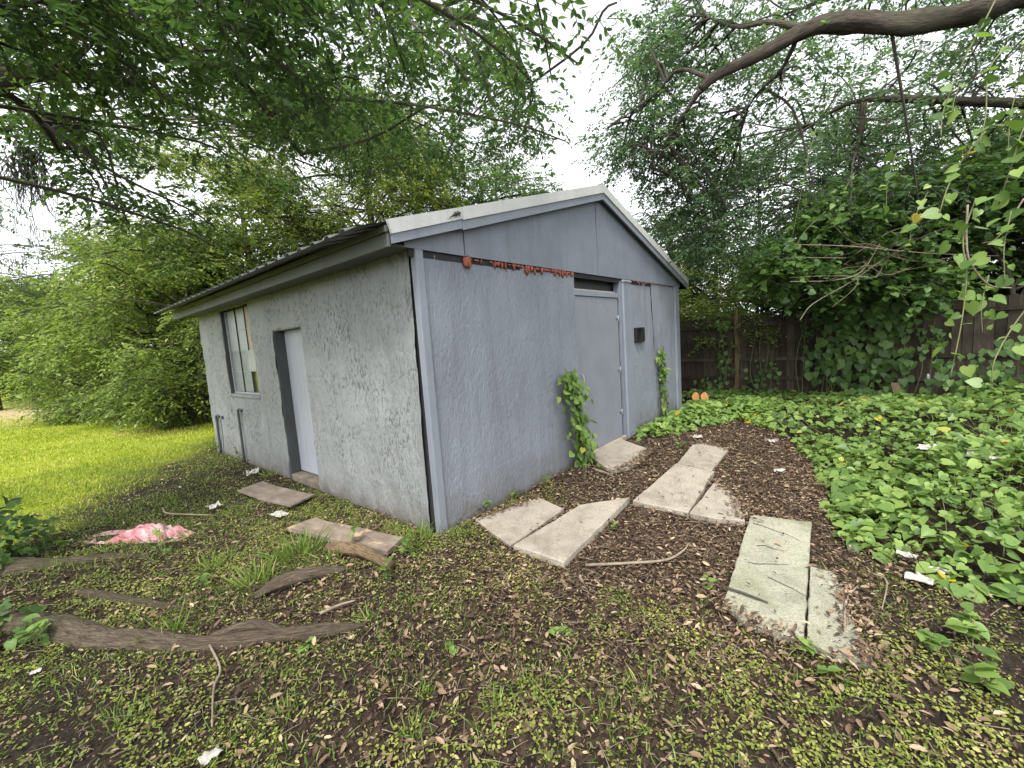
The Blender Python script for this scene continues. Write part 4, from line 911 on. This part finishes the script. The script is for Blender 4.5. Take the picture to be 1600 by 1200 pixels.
# vine curtain hanging over the fence, in front of it
cv = thing('fence_vine', (8.9, -3.0, 0), 'heart-leaved vine curtain climbing over the fence between the posts', 'vine')
P_, D_, N_, S_ = [], [], [], []; stm = MB()
def curtain(poly, n, x0, x1, size, parentlist):
    for q in poly_sample(poly, n):
        p = PA(q[0], q[1], 0, rng.uniform(x0, x1))
        if p[2] < .02: continue
        P_.append(p); D_.append(np.array([-.25, 0, -1])+rng.normal(0, .35, 3)); N_.append(np.array([-1, .15, .75])+rng.normal(0, .3, 3)); S_.append(size*rng.uniform(.6, 1.25))
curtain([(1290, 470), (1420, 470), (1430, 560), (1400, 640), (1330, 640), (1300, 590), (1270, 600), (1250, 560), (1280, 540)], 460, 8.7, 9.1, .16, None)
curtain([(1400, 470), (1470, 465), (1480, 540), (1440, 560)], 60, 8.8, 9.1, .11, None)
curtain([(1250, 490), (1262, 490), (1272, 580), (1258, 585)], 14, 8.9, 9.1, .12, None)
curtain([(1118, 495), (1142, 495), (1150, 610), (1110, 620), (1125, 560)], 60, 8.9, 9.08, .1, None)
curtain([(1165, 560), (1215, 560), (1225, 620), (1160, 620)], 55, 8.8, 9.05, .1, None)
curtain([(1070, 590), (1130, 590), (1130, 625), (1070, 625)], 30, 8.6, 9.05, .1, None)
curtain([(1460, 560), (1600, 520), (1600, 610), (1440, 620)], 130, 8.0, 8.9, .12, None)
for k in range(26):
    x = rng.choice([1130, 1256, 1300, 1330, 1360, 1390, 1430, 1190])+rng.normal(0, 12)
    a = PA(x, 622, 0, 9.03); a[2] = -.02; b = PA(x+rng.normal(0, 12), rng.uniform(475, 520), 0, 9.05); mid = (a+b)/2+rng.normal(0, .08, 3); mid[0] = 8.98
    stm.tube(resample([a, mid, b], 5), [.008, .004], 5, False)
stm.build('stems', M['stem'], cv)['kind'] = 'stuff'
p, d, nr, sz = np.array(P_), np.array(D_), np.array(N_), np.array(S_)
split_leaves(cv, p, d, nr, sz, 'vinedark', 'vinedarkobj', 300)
# vine-covered shrub mass overhanging the fence
cm = thing('vine_thicket', (8.6, -4.6, 0), 'overhanging tangle of leafy vines above the right fence panels', 'vine')
cl = []
for q in poly_sample([(1230, 350), (1330, 290), (1420, 330), (1480, 250), (1600, 180), (1680, 250), (1680, 470), (1500, 455), (1380, 470), (1280, 470), (1200, 430)], 92): cl.append((P(*q, rng.uniform(7.0, 9.6)), (.42, .42, .26)))
lb_ = [resample([np.array([9.6, -3.2, 0]), np.array([9.4, -3.2, 2.0]), P(1330, 400, 8.8)], 6), resample([np.array([9.6, -5.0, 0]), np.array([9.3, -4.8, 2.2]), P(1500, 360, 8)], 6)]
for q in lb_: V, F = tube_geo(q, [.05, .02], 7, True, .1, 2); obj('stem', V, F, M['bark'], cm, True)
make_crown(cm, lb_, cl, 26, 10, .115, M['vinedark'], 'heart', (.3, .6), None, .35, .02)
# dead twigs woven through the tangle
for i, ln in enumerate([[(1240, 382), (1330, 385), (1440, 395), (1560, 400)], [(1235, 440), (1300, 438), (1345, 425), (1375, 380)], [(1250, 500), (1270, 475), (1330, 440), (1380, 405)], [(1290, 335), (1320, 370), (1350, 385), (1430, 408), (1500, 400)],
    [(1300, 480), (1335, 450), (1345, 425), (1372, 383)], [(1330, 440), (1400, 425), (1470, 412), (1530, 400)], [(1430, 350), (1500, 300), (1560, 265), (1640, 215)], [(1420, 345), (1460, 280), (1520, 225)], [(1380, 365), (1480, 330), (1600, 250)], [(1440, 380), (1530, 385), (1620, 340)],
    [(1250, 470), (1310, 452), (1360, 432), (1385, 405)], [(1290, 420), (1360, 400), (1450, 405)]]):
    dd = 6.6+.12*i
    ground_tube('dead_vine', [P(x, y, dd+.05*k) for k, (x, y) in enumerate(ln)], [.007, .008, .004], M['deadtwig'], 'bare pale vine stem woven through the tangle above the fence', 'stem', 'dead vine stems above the fence', 6, .1)
for i in range(22):
    c = np.array([1345+rng.normal(0, 25), 420+rng.normal(0, 18)]); a = rng.uniform(-.5, .35)+(math.pi if i % 2 else 0); l = rng.uniform(60, 150); dd = rng.uniform(6.6, 8)
    e = c+l*np.array([math.cos(a), math.sin(a)]); m_ = (c+e)/2+rng.normal(0, 12, 2)
    ground_tube('dead_vine', [P(*c, dd), P(*m_, dd+.05), P(*e, dd+rng.normal(0, .2))], [.006, .005, .002], M['deadtwig'], 'bare pale vine stem woven through the tangle above the fence', 'stem', 'dead vine stems above the fence', 5, .1)
# hanging vines close by on the right
def hang(pts, n, size, label, r=.006, mat='vineobj'):
    q = resample(pts, 8); t = thing('hanging_vine', q[-1], label, 'vine', None); V, F = tube_geo(q, [r, r*.6], 6, True); obj('stem', V, F, M['stem'], t, True)
    ti = np.sort(np.clip(np.linspace(.04, .97, n)+rng.normal(0, .04, n), 0, .99))*(len(q)-1); i0 = np.clip(ti.astype(int), 0, len(q)-2); p = q[i0]+(q[i0+1]-q[i0])*(ti-i0)[:, None]
    toward = norm((CAM-p)*[1, 1, 0]); side = np.stack([-toward[:, 1], toward[:, 0], np.zeros(n)], 1)
    sg = np.where(np.arange(n) % 2, 1, -1)[:, None]
    d = side*sg*.7+[0, 0, -.5]+toward*.3+rng.normal(0, .5, (n, 3)); nr = [0, 0, .8]+toward*.6+rng.normal(0, .55, (n, 3))
    off = rng.normal(0, 1, (n, 3))*[.05, .05, .03]; leaf_objs(t, p+off, d, nr, size*rng.uniform(.45, 1.15, n), mat if rng.random() < .6 else 'vinedarkobj')
for k, (x0, y0, x1, y1, n_, d_) in enumerate([(1450, 300, 1420, 380, 8, 4.6), (1400, 240, 1385, 330, 8, 5.4), (1580, 330, 1570, 440, 9, 3.4), (1335, 270, 1310, 340, 8, 6.2), (1595, 120, 1575, 240, 9, 3.6), (1500, 130, 1490, 200, 6, 4.2), (1290, 330, 1240, 390, 9, 6.4), (1545, 430, 1535, 520, 8, 3.8)]):
    hang([P(x0, y0, d_), P((x0+x1)/2-6, (y0+y1)/2, d_), P(x1, y1, d_)], n_, .12, ['short vine strand with broad leaves above the middle fence post', 'vine strand drooping from the dark side limb', 'leafy strand beside the bare vine loop', 'vine strand hanging just below the dark side limb tip', 'long leafy strand under the thick limb base', 'small leafy strand under the thick limb', 'leafy strand lying over the pale dead stems', 'dull leafy strand in front of the last fence boards'][k], .005)
hang([P(1560, -10, 3.2), P(1535, 40, 3.2), P(1508, 90, 3.2), P(1475, 170, 3.3), P(1470, 215, 3.3)], 9, .11, 'pale-leaved vine trailing diagonally beside the thick limb')
hang([P(1575, 70, 3.2), P(1545, 110, 3.2), P(1540, 180, 3.2), P(1530, 225, 3.2)], 8, .115, 'vine with big pale leaves hanging right of the diagonal vine')
hang([P(1540, 205, 3.3), P(1500, 255, 3.4), P(1478, 300, 3.4), P(1465, 345, 3.4)], 10, .115, 'bright-leaved vine drooping over the tangle of stems')
hang([P(1525, 310, 3.1), P(1505, 370, 3.1), P(1510, 430, 3.1), P(1503, 500, 3.1), P(1485, 590, 3.1)], 22, .1, 'long straight hanging vine with paired drooping leaves by the fence')
hang([P(1640, 150, 3.0), P(1600, 200, 3.0), P(1580, 260, 3.0), P(1560, 320, 3.1)], 9, .12, 'leafy vine reaching in above the long hanging vine')
hang([P(1640, 440, 2.9), P(1590, 500, 3.0), P(1555, 560, 3.0), P(1550, 600, 3.0)], 9, .1, 'vine with dull drooping leaves against the dark fence')
hang([P(1620, 20, 3.4), P(1600, 70, 3.4), P(1590, 130, 3.5)], 7, .12, 'leafy vine near the thickest part of the limb', .006)
hang([P(1275, 200, 5.5), P(1262, 250, 5.5), P(1250, 310, 5.6), P(1238, 370, 5.7)], 12, .11, 'yellowish vine strand dangling before the limb tree foliage', .005)
ground_tube('vine_loop', [P(1512, 320, 3.3), P(1510, 370, 3.3), P(1516, 410, 3.3), P(1545, 445, 3.4), P(1580, 450, 3.5)], [.007, .006], M['deadtwig'], 'bare pale vine loop curving up beside the hanging vine', 'stem', None, 6, .05)
ground_tube('vine_loop', [P(1600, 310, 3.4), P(1560, 370, 3.5), P(1535, 380, 3.6)], [.006, .006], M['deadtwig'], 'straight bare vine stem slanting in front of the tangle', 'stem', None, 6, .05)

# ------------------------------------------------------------------ vines on the shed
def shed_vine(loc, label, path, n, size, wid, out, nb=300):
    t = thing('climbing_vine', loc, label, 'vine'); mb = MB()
    for k in range(5):
        q = resample([np.array(p_)+[rng.normal(0, .04), rng.uniform(-.04, .0), rng.normal(0, .05)] for p_ in path], 5); mb.tube(q, [.008, .004], 5, False)
    mb.build('stems', M['stem'], t)['kind'] = 'stuff'; q = resample(path, 10)
    i = rng.integers(0, len(q), n); p = q[i]+np.stack([rng.normal(0, 1, n)*np.interp(i/len(q), [0, .5, .85, 1], wid), -np.abs(rng.normal(0, .6, n))*out, rng.normal(0, .05, n)], 1)
    p[:, 1] = np.minimum(p[:, 1], -.035); p[:, 2] = np.maximum(p[:, 2], .03)
    d = np.stack([rng.normal(0, .5, n), -.25+rng.normal(0, .25, n), -.8+rng.normal(0, .3, n)], 1); nr = np.stack([rng.normal(0, .3, n), -np.ones(n), .7+rng.normal(0, .3, n)], 1)
    leaf_objs(t, p, d, nr, size*rng.uniform(.6, 1.25, n), 'vineobj'); return t
shed_vine((2.2, -.06, 0), 'bushy green vine climbing the front wall left of the door', [(2.24, -.10, 0), (2.22, -.11, .35), (2.17, -.10, .7), (2.12, -.08, 1.0), (2.06, -.06, 1.18)], 290, .095, (.10, .11, .1, .03), .13)
shed_vine((5.3, -.05, 0), 'thin green vine climbing the front wall right of the door', [(5.28, -.06, 0), (5.3, -.06, .4), (5.28, -.05, .8), (5.22, -.05, 1.1), (5.2, -.04, 1.25)], 110, .1, (.11, .07, .06, .02), .06)

# ------------------------------------------------------------------ vine ground cover on the right
EDGE = [(1000, 690), (1030, 684), (1070, 674), (1112, 664), (1150, 656), (1185, 664), (1238, 690), (1270, 730), (1300, 770), (1290, 800), (1320, 850), (1370, 872), (1425, 865), (1470, 920), (1540, 930), (1600, 955), (1760, 1000), (2100, 1100)]
EW = np.array([G(x, y)[:2] for x, y in EDGE])
def cover_dist(x, y):
    """signed distance inside the vine patch (positive inside)"""
    poly = np.vstack([EW, [[3.5, -9], [9.1, -9], [9.1, 2.5], [6.5, 2.5], [6.5, -.05], [4.2, -.05]]]); n = len(poly)
    ins = np.zeros(len(x), bool); dist = np.full(len(x), 1e9); j = n-1
    for i in range(n):
        a, b = poly[j], poly[i]
        c = ((b[1] > y) != (a[1] > y)) & (x < (a[0]-b[0])*(y-b[1])/(a[1]-b[1]+1e-12)+b[0]); ins ^= c
        ab = b-a; t = np.clip(((x-a[0])*ab[0]+(y-a[1])*ab[1])/(ab@ab+1e-12), 0, 1); dist = np.minimum(dist, np.hypot(x-a[0]-t*ab[0], y-a[1]-t*ab[1])); j = i
    return np.where(ins, dist, -dist)
gv = thing('creeping_vine', (5.0, -3.5, 0), 'dense heart-leaved creeping vine covering the ground before the fence', 'vine')
def cover_h(x, y):
    d = cover_dist(x, y); h = .24*(1-np.exp(-np.clip(d, 0, 9)/.28))*(1+.55*n2(x, y, 1.6, 31))+.05*n2(x, y, 6, 37)
    h *= np.clip((x-1.0)/3.0+.55, .5, 1.0)*(1+.7*np.clip((-y-2.6)/1.6, 0, 1))*np.where(y > -4.2, np.clip((8.9-x)/2.6, .22, 1), 1)
    h = np.where((x > 6.0) & (x < 7.45) & (y > -.9) & (y < .1), np.minimum(h, .04), h)
    return np.where(d > 0, np.maximum(h, .05), -1), d
A = [];
for n, x0, x1, y0, y1 in ((9500, 1.0, 9.1, -5.6, .6), (3500, 1.0, 4.5, -5.0, -2.0), (2500, 1.0, 8.0, -8.0, -5.6), (5200, 4.0, 7.5, -1.7, .0)):
    x = rng.uniform(x0, x1, n); y = rng.uniform(y0, y1, n); h, d = cover_h(x, y); k = (h > 0) & (~in_shed(x, y, .03)) & ((n2(x, y, 2.3, 97) > -.75) | (d < .2)); A.append(np.stack([x[k], y[k], h[k], d[k]], 1))
A = np.concatenate(A); lay = rng.random(len(A))**.6
p = A[:, :3].copy(); p[:, 2] = np.maximum(.02, A[:, 2]*(.35+.65*lay))+gz(p[:, 0], p[:, 1])+rng.uniform(0, .04, len(p))
n = len(p); d = rng.normal(0, 1, (n, 3)); d[:, 2] = -.35+rng.normal(0, .2, n); nr = np.stack([rng.normal(-.25, .33, n), rng.normal(-.05, .33, n), np.ones(n)], 1)
sz = np.where(rng.random(n) < .3, .05, .098)*rng.uniform(.5, 1.3, n)*(1+.35*n2(p[:, 0], p[:, 1], 1.1, 91))
split_leaves(gv, p, d, nr, sz, 'vine', 'vineobj', 300)
mb = MB()
x = rng.uniform(1.2, 8.5, 900); y = rng.uniform(-5, 0, 900); h, dd = cover_h(x, y); k = (h > .05) & ~in_shed(x, y, .1)
a = np.stack([x[k], y[k], np.zeros(k.sum())-.01], 1); b = a+np.stack([rng.normal(0, .2, k.sum()), rng.normal(0, .2, k.sum()), h[k]*.9], 1); b[:, 1] = np.where(in_shed(b[:, 0], b[:, 1], .05), a[:, 1], b[:, 1])
V, Fq = fast_tubes(a, b, np.full(len(a), .0045), .05); obj('stems', V, Fq, M['stem'], gv)['kind'] = 'stuff'

# ------------------------------------------------------------------ weeds, grass, dead leaves on the ground
SLABS = [o for o in bpy.data.objects if o.name.startswith('concrete_slab')]
spoly = []
for o in SLABS:
    n = None; co = np.array([v.co[:] for v in o.data.vertices])[:, :2]+np.array(o.location)[:2]; spoly.append(co)
def on_slab(x, y):
    r = np.zeros(len(x), bool)
    for co in spoly:
        c = co.mean(0); k = np.hypot(x-c[0], y-c[1]) < 1.3
        if not k.any(): continue
        ang = np.arctan2(co[:, 1]-c[1], co[:, 0]-c[0]); rad = np.hypot(co[:, 0]-c[0], co[:, 1]-c[1])
        bins = np.full(72, 0.0); bi = ((ang+math.pi)/(2*math.pi)*72).astype(int) % 72
        np.maximum.at(bins, bi, rad); nzb = bins > 0
        bins = np.interp(np.arange(72), np.where(nzb)[0], bins[nzb], period=72)
        a = np.arctan2(y-c[1], x-c[0]); r |= np.hypot(x-c[0], y-c[1]) < np.interp((a+math.pi)/(2*math.pi)*72, np.arange(72), bins, period=72)
    return r
def weed_w(x, y):
    w = .62+.75*n2(x, y, .9, 41)+.35*n2(x, y, 3.5, 43)
    slabzone = np.exp(-(((x-1.5)/1.9)**2+((y+1.6)/1.15)**2)**2); w = w-slabzone*1.0
    left = np.exp(-(((x+1.0)/1.1)**2+((y-1.3)/1.4)**2)**2); w = w+left*.12
    wallfoot = (np.exp(-np.abs(x+.12)/.12)*(y > -.2)*(y < 6.4)+np.exp(-np.abs(y+.1)/.1)*(x > 0)*(x < 1.2))*.6
    return np.clip(w+wallfoot*.7+.4*np.clip((y-2)/1.5, 0, 1), 0, 1)*(1-.7*lawn_mask(x, y))
def scatter(n, box, wf, pw=1.0, slab_ok=False, cover_ok=False):
    x = rng.uniform(box[0], box[1], n); y = rng.uniform(box[2], box[3], n)
    k = (rng.random(n) < wf(x, y)**pw) & ~in_shed(x, y, .03)
    if not slab_ok: k &= ~on_slab(x, y)
    if not cover_ok: k &= cover_dist(x, y) < .1
    px, py, z = on_screen(np.stack([x, y, 0*x], 1)); k &= (z > .2) & (px > -400) & (px < 2600) & (py < 1400)
    return x[k], y[k]
# small round-leaved weeds
x, y = scatter(165000, (-2.9, 1.6, -4.4, 1.8), weed_w, 1.5)
x2, y2 = scatter(60000, (-3.2, 1.5, 1.8, 7.5), weed_w, 1.2); x = np.r_[x, x2]; y = np.r_[y, y2]
cl_ = n2(x, y, 11, 51, 2) > -.25; x = x[cl_]; y = y[cl_]
n = len(x); d = np.stack([rng.normal(0, 1, n), rng.normal(0, 1, n), rng.normal(.12, .2, n)], 1); nr = np.stack([rng.normal(0, .5, n), rng.normal(0, .5, n), np.ones(n)], 1)
half = rng.random(n) < .35
o = leaves('ground_weeds', np.stack([x, y, gz(x, y)+rng.uniform(.003, .02, n)+.018*np.clip(n2(x, y, 7, 55), 0, 1)*rng.random(n)], 1), d, nr, np.clip(rng.lognormal(-4.27, .33, n), .006, .026), M['weed'], 'round', width=np.where(half, .009, .0145)*rng.uniform(.6, 1.3, n), rnd=np.clip(rng.beta(2.2, 2, n)+.25*n2(x, y, 2.0, 61), 0, 1))
tag(o, 'small round-leaved yellow-green weeds covering the foreground soil', 'weeds', kind='stuff')
# dead leaves
def lw(x, y): return np.clip(litter_w(x, y)*.95+.06, 0, 1)
x, y = scatter(90000, (-2.9, 6.6, -4.4, 1.5), lw, 1.2, True); os_ = on_slab(x, y); k = ~os_ | (rng.random(len(x)) < .035); x = x[k]; y = y[k]; os_ = os_[k]
x2, y2 = scatter(16000, (-3, 0, 1.5, 7), lw, 1.0); x = np.r_[x, x2]; y = np.r_[y, y2]; os_ = np.r_[os_, np.zeros(len(x2), bool)]
rg = np.array(ROUGH); ri = rng.integers(0, len(rg), 2600); rx_ = rg[ri, 0]+rng.normal(0, .045, 2600); ry_ = rg[ri, 1]+rng.normal(0, .045, 2600); kk = ~in_shed(rx_, ry_, .02)
EXZ = np.r_[np.zeros(len(x)), rg[ri[kk], 2]+.004]; x = np.r_[x, rx_[kk]]; y = np.r_[y, ry_[kk]]; os_ = np.r_[os_, np.zeros(kk.sum(), bool)]
n = len(x); d = np.stack([rng.normal(0, 1, n), rng.normal(0, 1, n), rng.normal(0, .2, n)], 1); nr = np.stack([rng.normal(0, .5, n), rng.normal(0, .5, n), np.ones(n)], 1)
o = leaves('leaf_litter', np.stack([x, y, np.maximum(gz(x, y), EXZ)+rng.uniform(.002, .016, n)+os_*.035], 1), d, nr, np.clip(rng.lognormal(-3.7, .45, n), .007, .065), M['litter'], 'curl')
tag(o, 'brown dead oak leaves scattered over soil around the slabs', 'leaf litter', kind='stuff')
# crumbs of bark, leaf and soil between the larger pieces
x, y = scatter(130000, (-2.9, 3.2, -4.4, 2.2), lambda a, b: np.clip(.75+.4*n2(a, b, 2.2, 33), 0, 1), 1.0)
n = len(x); d = np.stack([rng.normal(0, 1, n), rng.normal(0, 1, n), rng.normal(0, .35, n)], 1); nr = np.stack([rng.normal(0, .7, n), rng.normal(0, .7, n), np.ones(n)], 1); sz_ = rng.lognormal(-4.75, .45, n)
o = leaves('mulch_crumbs', np.stack([x, y, gz(x, y)+rng.uniform(0, .008, n)], 1), d, nr, sz_, M['litter'], 'curl', rnd=rng.beta(1.2, 2.1, n), width=sz_*rng.uniform(.8, 2.6, n))
tag(o, 'fine brown crumbs of bark and leaf covering the bare soil', 'mulch', kind='stuff')
# fine twigs
x, y = scatter(6500, (-2.9, 4.5, -3.7, 3), lw, .7, False); n = len(x); a = rng.uniform(0, 6.28, n); l = rng.uniform(.04, .16, n)
s = np.stack([x, y, gz(x, y)+.012], 1); e = s+np.stack([np.cos(a)*l, np.sin(a)*l, rng.uniform(-.003, .012, n)], 1)
V, Fq = fast_tubes(s, e, rng.uniform(.0012, .003, n), .004); tag(obj('fallen_twigs', V, Fq, M['deadtwig']), 'fine fallen twigs scattered among the dead leaves', 'twigs', kind='stuff')
# grass blades: lawn and tufts
def blades(name, x, y, h, wd, mat, label, cat, lean=.5, z=None, parent=None, rnd=None):
    n = len(x); d = np.stack([rng.normal(0, lean, n), rng.normal(0, lean, n), np.ones(n)], 1); nr = rng.normal(0, 1, (n, 3))
    o = leaves(name, np.stack([x, y, (gz(x, y) if z is None else z)-.004], 1), d, nr, h, mat, 'blade', parent, rnd, wd)
    return tag(o, label, cat, kind='stuff') if label else o
px_ = rng.random(150000); r_ = 4.5+26*px_**1.7; th_ = rng.uniform(-.62, .42, len(r_))
x = CAM[0]+r_*np.sin(th_); y = CAM[1]+r_*np.cos(th_)
k = (rng.random(len(x)) < lawn_mask(x, y)*np.clip(np.hypot((x+2.0)/2.6, (y-22.5)/3.6)-.2, .12, 1)) & ~in_shed(x, y, .05) & (y < 25); x = x[k]; y = y[k]; dst = np.hypot(x-CAM[0], y-CAM[1])
blades('lawn_grass', x, y, rng.uniform(.03, .075, len(x))*(1+dst*.012), .0045*(1+dst*.16), M['lawn'], 'bright yellow-green mown lawn grass beside the shed', 'grass', .55, rnd=np.clip(.55+.45*n2(x, y, .7, 71)+.25*n2(x, y, 2.6, 73)+rng.normal(0, .18, len(x)), 0, 1))
def gw(x, y): return np.clip(.24+.5*np.exp(-(((x+1.2)/1.2)**2+((y-1.6)/2)**2)**2)+.8*n2(x, y, 1.4, 81)+.3*n2(x, y, 5, 83)-.9*np.exp(-(((x-1.6)/1.8)**2+((y+1.6)/1.1)**2)**2)+.5*lawn_mask(x, y)+.3*np.clip((y-2)/1.5, 0, 1), 0, 1)
x, y = scatter(76000, (-3.0, 1.2, -3.7, 7.5), gw, 1.2)
blades('short_grass', x, y, rng.uniform(.025, .085, len(x)), rng.uniform(.003, .006, len(x)), M['grass'], 'sparse short grass growing between the weeds and roots', 'grass', .7)
# tufts that stand out one by one
def grass_tuft(px, py, n, h, label, group='grass tufts', spread=.05, wd=.008):
    c = gp(px, py); c[2] = gz(c[0], c[1])[0]
    t = thing('grass_tuft', c, label, 'grass', group)
    x = c[0]+rng.normal(0, spread, n); y = c[1]+rng.normal(0, spread, n); d = np.stack([(x-c[0])/spread*.45+rng.normal(0, .3, n), (y-c[1])/spread*.45+rng.normal(0, .3, n), np.ones(n)*.9], 1)
    leaves('blades', np.stack([x, y, gz(x, y)-.005], 1), d, rng.normal(0, 1, (n, 3)), rng.uniform(.45, 1.1, n)*h, M['grass'], 'blade', t, None, wd, kind='stuff')
for px, py, n, h, lb, sp in [(268, 990, 40, .2, 'tall grass tuft growing against the long root', .05), (465, 866, 150, .22, 'lush grass tuft beside the near end of the wide plank', .1), (400, 905, 110, .2, 'grass tuft next to the furrowed log', .08), (655, 842, 100, .2, 'grass tuft at the foot of the shed corner', .07),
    (520, 868, 40, .13, 'short grass tuft between plank and furrowed log', .06), (575, 965, 30, .13, 'small upright tuft at the tip of the long root', .03), (665, 1080, 34, .10, 'star-shaped grass tuft in the round-leaved weeds below the root tip', .025), (775, 1105, 30, .10, 'star-shaped grass tuft alone among clover-like weeds', .025), (840, 1065, 50, .09, 'flat grass patch in the weeds below the long slab', .05),
    (960, 1130, 80, .09, 'wide flat grass patch in the bare-soil foreground', .08), (1015, 1075, 60, .09, 'flat grass patch near the mossy slab end', .06), (640, 1150, 40, .10, 'fine tuft rooted between dead leaves in the foreground', .04), (375, 800, 50, .13, 'soft tuft behind the white plastic piece', .08), (430, 740, 50, .16, 'tuft growing at the wall beside the side door', .07),
    (330, 884, 90, .18, 'weedy tuft in front of the pink plastic bag', .09), (720, 835, 50, .12, 'low tuft at the wall beside the first pale slab', .06), (190, 1130, 60, .1, 'flat yellowish tuft in the weeds before the root', .07), (440, 1120, 40, .09, 'little tuft beside the forked twig', .04)]:
    grass_tuft(px, py, n, h, lb, None, sp, .008 if h > .12 else .006)
# broad-leaved weeds
def broad_weed(px, py, n, h, size, label, tpl='heart', mat='vineobj'):
    c = gp(px, py); c[2] = gz(c[0], c[1])[0]; t = thing('broadleaf_weed', c, label, 'weed'); mb = MB(); ns = max(1, n//5); P2, D2, N2 = [], [], []
    for k in range(ns):
        top = c+[rng.normal(0, .22*h+.02), rng.normal(0, .22*h+.02), h*rng.uniform(.7, 1.05)]; q = resample([c-[0, 0, .01], (c+top)/2+rng.normal(0, .02, 3), top], 4); mb.tube(q, [.0035, .002], 5, False)
        for j in range(n//ns):
            i = rng.integers(3, len(q)); a = rng.uniform(0, 6.28); P2.append(q[i]); D2.append((math.cos(a), math.sin(a), rng.normal(-.05, .3))); N2.append((rng.normal(0, .3), rng.normal(0, .3), 1))
    mb.build('stems', M['stem'], t)['kind'] = 'stuff'; leaf_objs(t, np.array(P2), np.array(D2), np.array(N2), size*rng.uniform(.6, 1.2, len(P2)), mat, tpl)
for px, py, n, h, s, lb in [(545, 862, 6, .2, .07, 'thin seedling with two bright leaves standing before the wide plank'), (640, 868, 12, .16, .06, 'leafy weed at the far end of the wide plank'), (610, 905, 14, .14, .055, 'light green seedling group in front of the short log'), (255, 868, 22, .26, .05, 'tall narrow weed beside the pink plastic bag'),
    (320, 915, 16, .12, .05, 'small leafy weed in the shade between the roots'), (60, 1010, 20, .14, .06, 'bright leafy weed on the root by the oak'), (105, 870, 12, .1, .06, 'row of yellow-green leaves along the oak root by the bag'), (855, 760, 10, .12, .05, 'small weed with a yellow tip at the front wall foot'), (740, 800, 18, .12, .06, 'vine shoots creeping along the wall by the pale slab'),
    (800, 778, 12, .1, .055, 'few vine shoots at the wall above the pale slab'), (1102, 908, 4, .07, .07, 'lone dark green seedling on soil beside the long mossy slab'), (955, 826, 5, .06, .05, 'single leaf shoot at the raised slab corner'), (1250, 1020, 7, .06, .05, 'leaf sprouts in the joint at the end of the mossy slab'), (1310, 1075, 8, .08, .06, 'sprouts in litter below the tapering slab'),
    (1520, 1010, 14, .16, .08, 'bright broad-leaved weed in litter beyond the tapering slab'), (1560, 1080, 16, .14, .08, 'broad-leaved weed among dead leaves in the near corner of litter'), (1460, 1020, 10, .1, .06, 'low weed on litter below the white folded paper'), (1060, 700, 20, .12, .05, 'low weed patch between the door step and the far slab'), (940, 690, 8, .1, .05, 'tiny weed at the door threshold'),
    (375, 720, 24, .25, .05, 'bushy weed at the wall between the two pipes'), (350, 705, 16, .18, .05, 'small weed at the rear wall corner beside the pipe'), (480, 1010, 12, .05, .045, 'flat weed rosette just below the long root'), (720, 1015, 12, .05, .04, 'flat weed rosette in the middle of the weeds'), (880, 990, 12, .05, .04, 'flat weed rosette near the bare stick')]:
    broad_weed(px, py, n, h, s, lb)
print('tris', sum(len(p.vertices)-2 for o in bpy.data.objects if o.type == 'MESH' and o.data.users == 1 for p in o.data.polygons))
